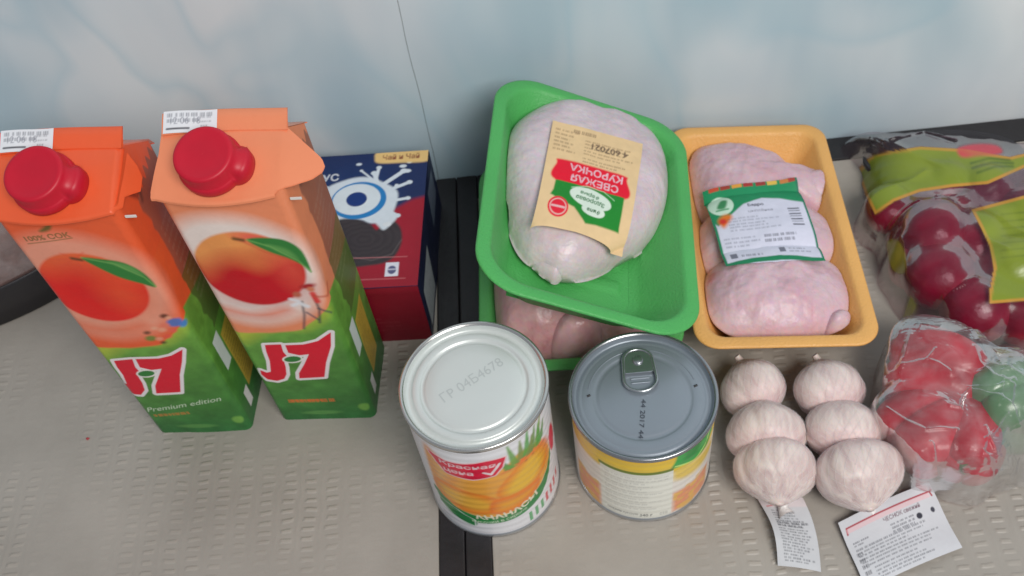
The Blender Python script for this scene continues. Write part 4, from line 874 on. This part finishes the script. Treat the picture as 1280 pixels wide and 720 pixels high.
SP = [((941, 487), .22, 1, .0200, .0170), ((957, 541), -.10, 22, .0228, .0172), ((970, 587), -.12, 3, .0232, .0176),
      ((1036, 488), .12, 4, .0215, .0172), ((1054, 539), -.16, 35, .0220, .0172), ((1072, 592), .06, 16, .0242, .0182)]
BL = []
for i, (p, rz, sd, R, Ly) in enumerate(SP):
    if i in (2, 5): rz += math.pi
    R *= 1.05; Ly *= 1.10; loc = gp_(*p, R*.97); garlic(LAB[i], loc, rz, sd, R, Ly, short=i in (1, 2, 4, 5)); BL.append((loc, rz, sd, R, Ly))
def tag_art(Wm, Hm, seed):
    A = Art(Wm, Hm, 4, (212, 210, 212), k=1.3)
    return A
# narrow tag (left) : strip running down
TA = Art(25, 47, 4, (180, 181, 184)); TA.put(TA.m_line([(3, 41), (10, 43)], 1), (170, 40, 60)); TA.put(np.clip((TA.y-40), 0, 1), (222, 200, 200), .4)
TA.lines(4, 2.5, 23, 39, 19, (60, 62, 70), .8, .55, 3); TA.lines(4, 26, 23, 30, 2, (40, 42, 50), .8, .7, 9); TA.noise(.03, .3, 2)
c_ = [gp_(947, 622, .006), gp_(1003, 624, .005), gp_(1026, 716, .001), gp_(972, 708, .001)]
def tag1(X, Y):
    u, v = (X/TA.W)[..., None], (Y/TA.H)[..., None]; q = [np.array(c_[3]), np.array(c_[2]), np.array(c_[1]), np.array(c_[0])]
    p = q[0]*(1-u)*(1-v)+q[1]*u*(1-v)+q[2]*u*v+q[3]*(1-u)*v
    p = p+np.concatenate([.0025*np.sin(v*np.pi), 0*v, .0035*np.sin(v*np.pi*1.1)*(1-.4*u)+.0015*np.sin(u*3.1+v*5)+.0012], -1); return p
TB = Art(66, 47, 3.6, (186, 187, 191)); TB.put(TB.m_line([(3, 37), (3.5, 41), (63, 41), (63.5, 38)], 1.1), (150, 40, 52)); TB.put(TB.m_poly([(3, 37.5), (62, 37.5), (62, 40.5), (3, 40.5)]), (226, 178, 182), .55)
TB.put(TB.m_text('ЧЕСНОК свежий', 40, 35.5, 3.0, 26, 0, .02), (84, 40, 56), .9)
TB.lines(30, 25, 48, 32, 3, (60, 60, 72), .85, .55, 4); TB.put(TB.m_ell(50, 29, 2, 2), (50, 50, 60)); TB.put(TB.m_ell(60, 29.5, 1.4, 1.8), (60, 60, 70))
TB.lines(4, 27, 16, 31, 2, (60, 60, 72), .85, .55, 5); TB.lines(4, 12, 62, 26, 6, (56, 58, 70), .8, .5, 7); TB.lines(10, 2, 52, 11, 4, (56, 58, 70), .8, .5, 8); TB.lines(3, 2, 8, 24, 5, (40, 40, 50), .8, .6, 6)
c2_ = [gp_(1047, 655, .004), gp_(1160, 604, .005), gp_(1202, 686, .001), gp_(1082, 738, .001)]
def tag2(X, Y):
    u, v = (X/TB.W)[..., None], (Y/TB.H)[..., None]; q = [np.array(c2_[3]), np.array(c2_[2]), np.array(c2_[1]), np.array(c2_[0])]
    p = q[0]*(1-u)*(1-v)+q[1]*u*(1-v)+q[2]*u*v+q[3]*(1-u)*v
    return p+np.concatenate([0*u, 0*u, .0012+.0030*np.sin(u*np.pi)+.0008*np.sin(v*7+u*2)], -1)
G2 = 'white nets of garlic'
net('left-hand garlic net with a narrow curled paper tag', BL[:3], [gp_(980, 618, .016), gp_(979, 627, .010), gp_(979, 636, .008), gp_(984, 645, .008)], (TA, tag1), G2)
net('right-hand garlic net with a wide red-lined paper tag', BL[3:], [gp_(1078, 628, .010), gp_(1085, 636, .007), gp_(1092, 642, .006)], (TB, tag2), G2)

# ================================================================== beet bag
M_beet = mat('beet_skin', tuple(alb((172, 8, 56), 1.15)), .30, spec=.5, coat=.25, nscale=35, namp=.35, bump=.0012, bscale=70)
def round_obj(name, label, cat, loc, R, m, seed, group, sq=1.):
    t = thing(name, label, cat, loc, (0, 0, 0), group)
    k, n = 40, 64; th = np.linspace(0, 2*np.pi, n, endpoint=False); s = np.linspace(0, 1, k)[:, None]
    d = np.stack([np.sin(s*np.pi)*np.cos(th), np.sin(s*np.pi)*np.sin(th), -np.cos(s*np.pi)+0*th], -1)
    r = R*(1+.07*vnoise(d, 1.3, seed, 2)); P = d*r[..., None]; P[..., 2] *= sq
    grid('root', P, m, t, close_u=True); tube('root_tail', [(R*.86, -R*.1, -R*.2), (R*.98, -R*.12, -R*.26), (R*1.06, -R*.16, -R*.3)], [.003, .0016, .0008], m, t, 8)
BE = [((1112, 264), .016, .024), ((1166, 292), .0205, .034), ((1172, 345), .022, .026), ((1218, 388), .021, .022), ((1215, 310), .022, .024), ((1262, 345), .023, .026), ((1230, 245), .019, .024), ((1180, 238), .018, .022), ((1275, 270), .020, .024), ((1140, 305), .016, .018), ((1285, 395), .020, .022), ((1142, 335), .016, .017), ((1200, 275), .018, .019), ((1195, 320), .018, .018), ((1245, 290), .018, .018), ((1150, 265), .016, .018)]
DESC = ['small dark beet at the left corner of the green printed bag', 'glossy crimson beet in the clear window, rear of the two most visible', 'large crimson beet in the clear window, in front of its twin', 'crimson beet low at the front edge of the beet bag',
        'dark beet between the clear window and the right green panel', 'beet under the right-hand green panel', 'dull beet behind the band between both green panels', 'beet showing just below the rear green panel', 'beet at the right edge of the picture inside the printed bag', 'small beet low on the left side of the printed bag', 'beet at the front right corner of the printed bag', 'small beet tucked low in front of the clear window of the printed bag', 'low beet deep between the two rear beets of the clear window', 'low beet wedged behind the large front beet', 'low beet under the middle of the right green panel', 'low beet below the left end of the rear green panel']
blist = []
for i, (p, R, z) in enumerate(BE):
    R *= 1.10
    q = at(*p, z); q = np.array([q[0], q[1], max(z, R)]); blist.append((q, R)); round_obj('beet', DESC[i], 'beet', tuple(q), R, M_beet, i, 'beets inside the printed bag', .94)
def bag(name, label, poly, H, art_fn, m, seed, lumps, n=420, wr=.0010, creases=(), skirt=.0012, pts3=None):
    """closed soft pillow over an outline (world xy); the film drapes over what is inside"""
    o = spline(poly, 200); c = o.mean(0); d = o-c; an = np.arctan2(d[:, 1], d[:, 0]); r = np.hypot(d[:, 0], d[:, 1]); i = np.argsort(an); an, r = an[i], r[i]
    a = np.linspace(-np.pi, np.pi, n, endpoint=False); ra = np.interp(a, an, r, period=2*np.pi)*(1+.012*np.sin(a*17+seed)+.008*np.sin(a*41+seed))
    for q, R in lumps:
        dq = q[:2]-c; D = np.hypot(*dq); da = a-math.atan2(dq[1], dq[0]); Rr = R+.004; ss = Rr**2-(D*np.sin(da))**2
        ra = np.where((ss > 0) & (np.cos(da) > 0), np.maximum(ra, D*np.cos(da)+np.sqrt(np.clip(ss, 0, None))), ra)
    if pts3 is not None:
        dp = pts3[:, :2]-c; ap = np.arctan2(dp[:, 1], dp[:, 0]); bi = ((ap+np.pi)/(2*np.pi)*n).astype(int) % n; mx = np.zeros(n); np.maximum.at(mx, bi, np.hypot(dp[:, 0], dp[:, 1])+.003)
        for _ in range(3): mx = np.maximum(mx, np.maximum(np.roll(mx, 1), np.roll(mx, -1)))
        ra = np.maximum(ra, mx)
    for _ in range(6): ra = np.maximum(ra, (np.roll(ra, 1)+np.roll(ra, -1))/2)
    nr = 220; k = np.linspace(0, 1, nr)[:, None]
    X = c[0]+k*ra*np.cos(a); Y = c[1]+k*ra*np.sin(a)
    Z = H*.50*(1-k**5)**.8+0*X
    def ball(q, R):
        dd = np.hypot(X-q[0], Y-q[1]); return np.where(dd < R, q[2]+np.sqrt(np.clip(R**2-dd**2, 0, None)), -1)
    for q, R in lumps: Z = np.maximum(Z, ball(q, R+.0016))
    HM = -np.ones_like(Z)
    if pts3 is not None:
        g = .0016; x0, y0 = pts3[:, 0].min()-.01, pts3[:, 1].min()-.01; nx_, ny_ = int((pts3[:, 0].max()+.01-x0)/g)+1, int((pts3[:, 1].max()+.01-y0)/g)+1
        M_ = -np.ones((ny_, nx_)); np.maximum.at(M_, (((pts3[:, 1]-y0)/g).astype(int), ((pts3[:, 0]-x0)/g).astype(int)), pts3[:, 2])
        for _ in range(2):
            for ax in (0, 1): M_ = np.maximum(M_, np.maximum(np.roll(M_, 1, ax), np.roll(M_, -1, ax)))
        ii = np.clip(((Y-y0)/g).astype(int), 0, ny_-1); jj = np.clip(((X-x0)/g).astype(int), 0, nx_-1); HM = M_[ii, jj]+.0012
        Z = np.maximum(Z, HM)
    for it in range(160):
        Zp = Z.copy(); Z[1:-1] = (Zp[2:]+Zp[:-2]+np.roll(Zp, 1, 1)[1:-1]+np.roll(Zp, -1, 1)[1:-1])/4; Z[0] = Z[1].mean()
        if it % 4 == 3 or it > 150:
            for q, R in lumps: Z = np.maximum(Z, ball(q, R+.0012))
            if it < 158: Z = np.maximum(Z, HM)
    p = np.stack([X, Y, 0*X], -1); wq = p+.004*np.stack([vnoise(p, 60, seed+1), vnoise(p, 60, seed+2), 0*X], -1)
    Z = Z+wr*(1+vnoise(wq, 30, seed, 2))
    for pts, h, wd in creases:
        dist = np.full(X.shape, 9.); w_ = wq[..., :2]
        for A_, B_ in zip(pts[:-1], pts[1:]):
            A_ = np.array(A_[:2]); B_ = np.array(B_[:2]); ab = B_-A_; t_ = np.clip(((w_-A_)@ab)/(ab@ab), 0, 1); dist = np.minimum(dist, np.hypot(w_[..., 0]-A_[0]-t_*ab[0], w_[..., 1]-A_[1]-t_*ab[1]))
        Z = Z+h*np.exp(-(dist/wd)**1.3)
    Z = Z*np.clip((1-k)/.02, .0, 1)**.5+skirt
    P = np.stack([X, Y, Z], -1)
    A = art_fn() if art_fn else None
    if A: fx_, fy_ = flat_frame(P)
    return grid(name, P, m, None, close_u=True, color=A.sample(fx_, fy_) if A else None, alpha=A.sample(fx_, fy_, 'a') if A else None)
def beet_art():
    """the bag's printed design, in the print's own flat frame"""
    A = Art(300, 270, 2.0, (70, 22, 44), x0=1030, y0=-440); A.a[:] = 0
    f = lambda *q: [(p[0], -p[1]) for p in q]
    A.m_poly(f((1086, 262), (1104, 300), (1126, 345), (1144, 396), (1210, 414), (1340, 420), (1340, 196), (1150, 236))); A.put(np.clip(A.d/5+.5, 0, 1), (70, 18, 44), .999, .30)  # dark plum over the clear window, painting shade into gaps between beets
    A.put(A.m_poly(f((1205, 236), (1290, 208), (1330, 205), (1330, 245), (1285, 246), (1222, 266)), 3), (84, 46, 62), .999, .62)
    pa = f((1071, 214), (1092, 192), (1150, 183), (1205, 186), (1262, 196), (1330, 180), (1330, 204), (1280, 210), (1235, 230), (1190, 234), (1150, 240), (1118, 252), (1094, 269), (1082, 245))
    pb = f((1214, 262), (1240, 255), (1285, 243), (1340, 240), (1350, 370), (1285, 376), (1236, 380), (1237, 362), (1242, 335), (1236, 306), (1226, 285))
    for P_ in (pa, pb):
        A.m_poly(P_); d = A.d.copy(); A.put(np.clip(d*.8+.5, 0, 1), (176, 128, 50), .999, 1); A.put(np.clip((d-3.2)/1.5, 0, 1), (114, 128, 38), .999, 1)
    A.put(A.m_smooth(f((1108, 304), (1122, 300), (1132, 318), (1130, 342), (1114, 336)), 2), (150, 144, 48), .9, .8)
    A.put(A.m_smooth(f((1136, 372), (1146, 384), (1134, 404), (1124, 414)), 2), (140, 140, 56), .9, .6)
    A.put(A.m_smooth(f((1198, 184), (1225, 179), (1248, 182), (1252, 192), (1225, 195), (1202, 196)), 2.5), (196, 52, 70), .9, .95)
    for q in (((1214, 204), (1236, 198), (1262, 200)), ((1216, 210), (1240, 203), (1266, 204)), ((1222, 216), (1244, 208), (1266, 208))): A.put(A.m_line(f(*q), 2.6, 1.5), (40, 76, 26), .9)
    for k in range(7): A.put(A.m_line(f((1252, 268+k*9), (1284, 265+k*9)), 2.0, 1.2), (84, 100, 28), .7)
    A.put(np.clip(vnoise(np.stack([A.x, A.y], -1), .03, 4)*2, 0, 1)*(A.a > .9), (136, 146, 50), .3)
    return A
def flat_frame(P):
    d = P-np.array([0, 0, CAMZ]); z = d@CF; return 640+FPX*(d@CR)/z, -(360-FPX*(d@CU)/z)
_n = 0
for gy in range(4):
    for gx in range(5):
        q = np.array([.255+.029*gx+.014*(gy % 2), .400+.027*gy, .018])
        if q[0] > .37 or any(np.hypot(*(q[:2]-b_[0][:2])) < .020 for b_ in blist): continue
        blist.append((q, .018)); round_obj('beet', 'dark beet packed deep in the printed bag between the larger ones', 'beet', tuple(q), .018, M_beet, 40+_n, 'beets inside the printed bag', .94); _n += 1
bp_ = [tuple(at(*p, z)[:2]) for p, z in (((1052, 180), .004), ((1075, 200), .006), ((1084, 250), .008), ((1098, 300), .006), ((1118, 350), .004), ((1130, 402), .002), ((1200, 412), .002), ((1290, 418), .002), ((1380, 400), .003), ((1420, 300), .01), ((1400, 215), .01), ((1300, 188), .01), ((1200, 181), .006), ((1120, 177), .004))]
M_bag = film_mat('printed_bag_film', .012, 2, (.84, .70, .75), .5, True, bscale=22, bump=.0012, rough=.16)  # reddish film tint stands in for red bounce and darker gaps inside
o = bag('beet_bag', '', bp_, .078, beet_art, M_bag, 3, blist, wr=.0008, creases=[([at(1150, 385, .03), at(1175, 372, .04), at(1218, 350, .045)], .0018, .0010), ([at(1165, 255, .045), at(1195, 248, .05), at(1200, 252, .05)], .003, .0012), ([at(1100, 290, .03), at(1120, 275, .035), at(1145, 262, .04)], .003, .0012), ([at(1100, 300, .01), at(1118, 340, .01), at(1128, 400, .004)], .0018, .0014), ([at(1075, 205, .01), at(1100, 195, .02), at(1150, 182, .02), at(1190, 184, .03)], .003, .0012), ([at(1235, 300, .05), at(1262, 320, .05)], .002, .003), ([at(1095, 232, .05), at(1160, 205, .05)], .0015, .003)])
tag(o, 'clear bag printed yellow-green, full of dark crimson beets, at the right edge', 'bag')

# ================================================================== pepper bag
M_pep = mat('red_pepper', tuple(alb((172, 14, 40), 1.1)), .42, spec=.4, coat=.1, nscale=28, namp=.35)
M_gpep = mat('green_pepper', tuple(alb((92, 136, 92), 1.0)), .3, spec=.5, coat=.3, nscale=20, namp=.2)
M_stem = mat('pepper_stem', tuple(alb((70, 110, 50))), .5)
PTS = []
def pepper(label, loc, rot, R, L_, m, lobes, seed):
    t = thing('bell_pepper', label, 'pepper', loc, rot, 'bell peppers inside the crinkled bag')
    k, n = 60, 96; th = np.linspace(0, 2*np.pi, n, endpoint=False); s = np.linspace(0, 1, k)[:, None]
    y = -np.cos(s*np.pi); r = np.sin(s*np.pi)**.5; lb = np.abs(np.cos(lobes*th/2+.3*np.sin(th)+seed))**.55
    r = r*(1-.20+.20*lb)*(1-.16*(y))*(1+.05*np.sin(2*th+seed)); yy = y*L_/2*(1-.13*np.exp(-(r/.45)**2))+.07*L_*lb*np.abs(y)*np.sign(y)*.4
    P = np.stack([r*R*np.cos(th), r*R*np.sin(th), yy+0*th], -1); P = P*(1+.05*vnoise(P, 30, int(seed*10)+1, 2)[..., None]); grid('flesh', P, m, t, close_u=True)
    from mathutils import Euler
    R3 = np.array(Euler(rot).to_matrix()); Wp = P.reshape(-1, 3)@R3.T+np.array(loc); PTS.append(Wp)
    tube('stalk', [(0, 0, L_*.34), (.001, 0, L_*.40), (.003, .001, L_*.46)], [.0060, .0036, .0040], M_stem, t, 10)
PP = [((1172, 470), .029, .030, .058, (1.2, .3, .9), M_pep, 4, 'red bell pepper at the back of the crinkled clear bag'),
      ((1160, 535), .026, .027, .052, (1.35, .1, 2.0), M_pep, 4, 'red bell pepper at the front left of the crinkled clear bag'),
      ((1207, 556), .025, .025, .048, (1.2, .3, -.6), M_pep, 3, 'smaller red bell pepper at the front centre of the crinkled clear bag'),
      ((1258, 508), .029, .030, .060, (1.1, -.3, -1.2), M_gpep, 4, 'green bell pepper on the right inside the crinkled clear bag')]
pl_ = []
for i, (p, z, R, L_, rot, m, lo, lb) in enumerate(PP):
    q = at(*p, z); pepper(lb, (q[0], q[1], z), rot, R, L_, m, lo, i*1.7); pl_.append((np.array([q[0], q[1], z]), max(R, L_*.46)))
pp_ = [tuple(at(*p, z)[:2]) for p, z in (((1104, 515), .012), ((1108, 470), .02), ((1135, 428), .03), ((1180, 404), .03), ((1240, 402), .03), ((1300, 415), .02), ((1360, 470), .01), ((1350, 560), .004), ((1300, 600), .002), ((1240, 614), .002), ((1200, 606), .002), ((1160, 590), .002), ((1118, 560), .003))]
CRZ = []
_r = np.random.default_rng(12)
for _k in range(28):
    x0_, y0_ = _r.uniform(1110, 1290), _r.uniform(412, 600); an_ = _r.choice([.5, 2.4, 1.3])+_r.normal(0, .45); ln_ = _r.uniform(18, 60)
    CRZ.append((x0_, y0_, x0_+ln_*math.cos(an_), y0_+ln_*math.sin(an_), _r.normal(0, 6), _r.normal(0, 6), _r.uniform(.0003, .0013), _r.uniform(.0008, .0020)))
M_cling = film_mat('crinkled_film', .085, 3, (.95, .94, .94), .6, False, bscale=28, bump=.0022, rough=.24)
o = bag('produce_bag', '', pp_, .038, None, M_cling, 8, [(q, R*.95) for q, R in pl_], wr=.0016, pts3=np.concatenate(PTS), creases=[([at(x0, y0, .045), at((x0+x1)/2+sx, (y0+y1)/2+sy, .048), at(x1, y1, .045)], h_, wd_) for x0, y0, x1, y1, sx, sy, h_, wd_ in (
    *[tuple(v) for v in CRZ], (1105, 515, 1190, 545, 5, 8, .0012, .0011), (1190, 545, 1215, 595, -6, 3, .0012, .0011), (1180, 520, 1205, 500, 3, 8, .0018, .0010), (1205, 500, 1255, 530, 3, -9, .0018, .0010), (1150, 430, 1230, 420, 0, 10, .0018, .0014), (1120, 460, 1180, 475, 6, -6, .0018, .0014), (1210, 450, 1250, 500, -4, 6, .0012, .0010), (1250, 500, 1235, 560, 8, 0, .0012, .0010), (1235, 560, 1210, 600, 6, 4, .0018, .0012), (1200, 575, 1262, 570, 0, 8, .0018, .0010), (1215, 440, 1285, 470, 0, -8, .0018, .0014), (1240, 520, 1290, 545, 2, 6, .0018, .0012), (1160, 560, 1200, 598, -6, 4, .003, .0010), (1190, 410, 1280, 425, 0, -6, .0018, .0016), (1225, 470, 1275, 495, 4, -4, .0012, .0010), (1228, 540, 1248, 590, 8, 0, .0012, .0010))])
tag(o, 'crinkled clear plastic bag of red and green peppers, in front of the printed bag', 'bag')

# ================================================================== things behind
M_black = mat('black_plastic', (.022, .020, .024), .35, nscale=30, namp=.15)
def oval(name, label, cx, cy, a, b, rz, prof, m, cat='container'):
    t = thing(name, label, cat, (cx, cy, 0), (0, 0, rz)); th = np.linspace(0, 2*np.pi, 96, endpoint=False)
    P = np.array([[((a-i)*math.cos(q), (b-i)*math.sin(q), z) for q in th] for i, z in prof]); grid('base', P, m, t, close_u=True); return t, th
t, th = oval('cake_container', 'black based container with a clear domed lid, cut off by the left edge', -.434, .513, .098, .046, .455,
             [(.042, .001), (.006, .0006), (.003, .002), (.0005, .036), (0, .040), (.001, .0405), (.004, .038), (.006, .004), (.03, .003), (.045, .003)], M_black)
P = np.array([[((.094-i)*math.cos(q), (.042-i*.75)*math.sin(q), z) for q in th] for i, z in [(0, .0405), (.0005, .050), (.003, .052), (.005, .095), (.012, .110), (.030, .117), (.054, .118)]])
grid('clear_lid', P, film_mat('lid_plastic', .20, 3.2, (1, 1, 1), .6, False, (.55, .48, .47), 20, .0005, .15), t, close_u=True)
th = np.linspace(0, 2*np.pi, 80, endpoint=False)
P = np.array([[((.084-i)*math.cos(q), (.034-i*.6)*math.sin(q), z) for q in th] for i, z in [(0, .006), (.001, .060), (.006, .073), (.03, .079), (.055, .080)]])
cake = thing('cake', 'dull brown cake seen through the clear lid at the left edge', 'cake', (-.434, .513, 0), (0, 0, .455)); grid('sponge', P, mat('cake_brown', tuple(alb((132, 108, 104))), .7, nscale=60, namp=.25, bump=.002, bscale=120), cake, close_u=True)
oval('serving_dish', 'black shallow oval dish behind the printed bag, against the wall', .3000, .530, .060, .029, -.06,
     [(.03, .001), (.010, .001), (.004, .004), (.0005, .010), (0, .013), (.001, .014), (.006, .0135), (.008, .012), (.012, .0115), (.02, .0115), (.0285, .0115)], M_black, 'dish')
# crumb
o = grid('red_crumb', (lambda: (lambda s, th: np.stack([.0012*np.sin(s*np.pi)*np.cos(th)*(1+.3*np.sin(3*th)), .0010*np.sin(s*np.pi)*np.sin(th), .0007-.0007*np.cos(s*np.pi)+0*th], -1))(np.linspace(0, 1, 10)[:, None], np.linspace(0, 6.283, 16, endpoint=False)))(), mat('crumb', (.45, .04, .05), .4), close_u=True)
o.location = tuple(at(110, 549, 0)); tag(o, 'tiny red crumb on the bare beige tabletop, in front of the leftmost carton', 'crumb')
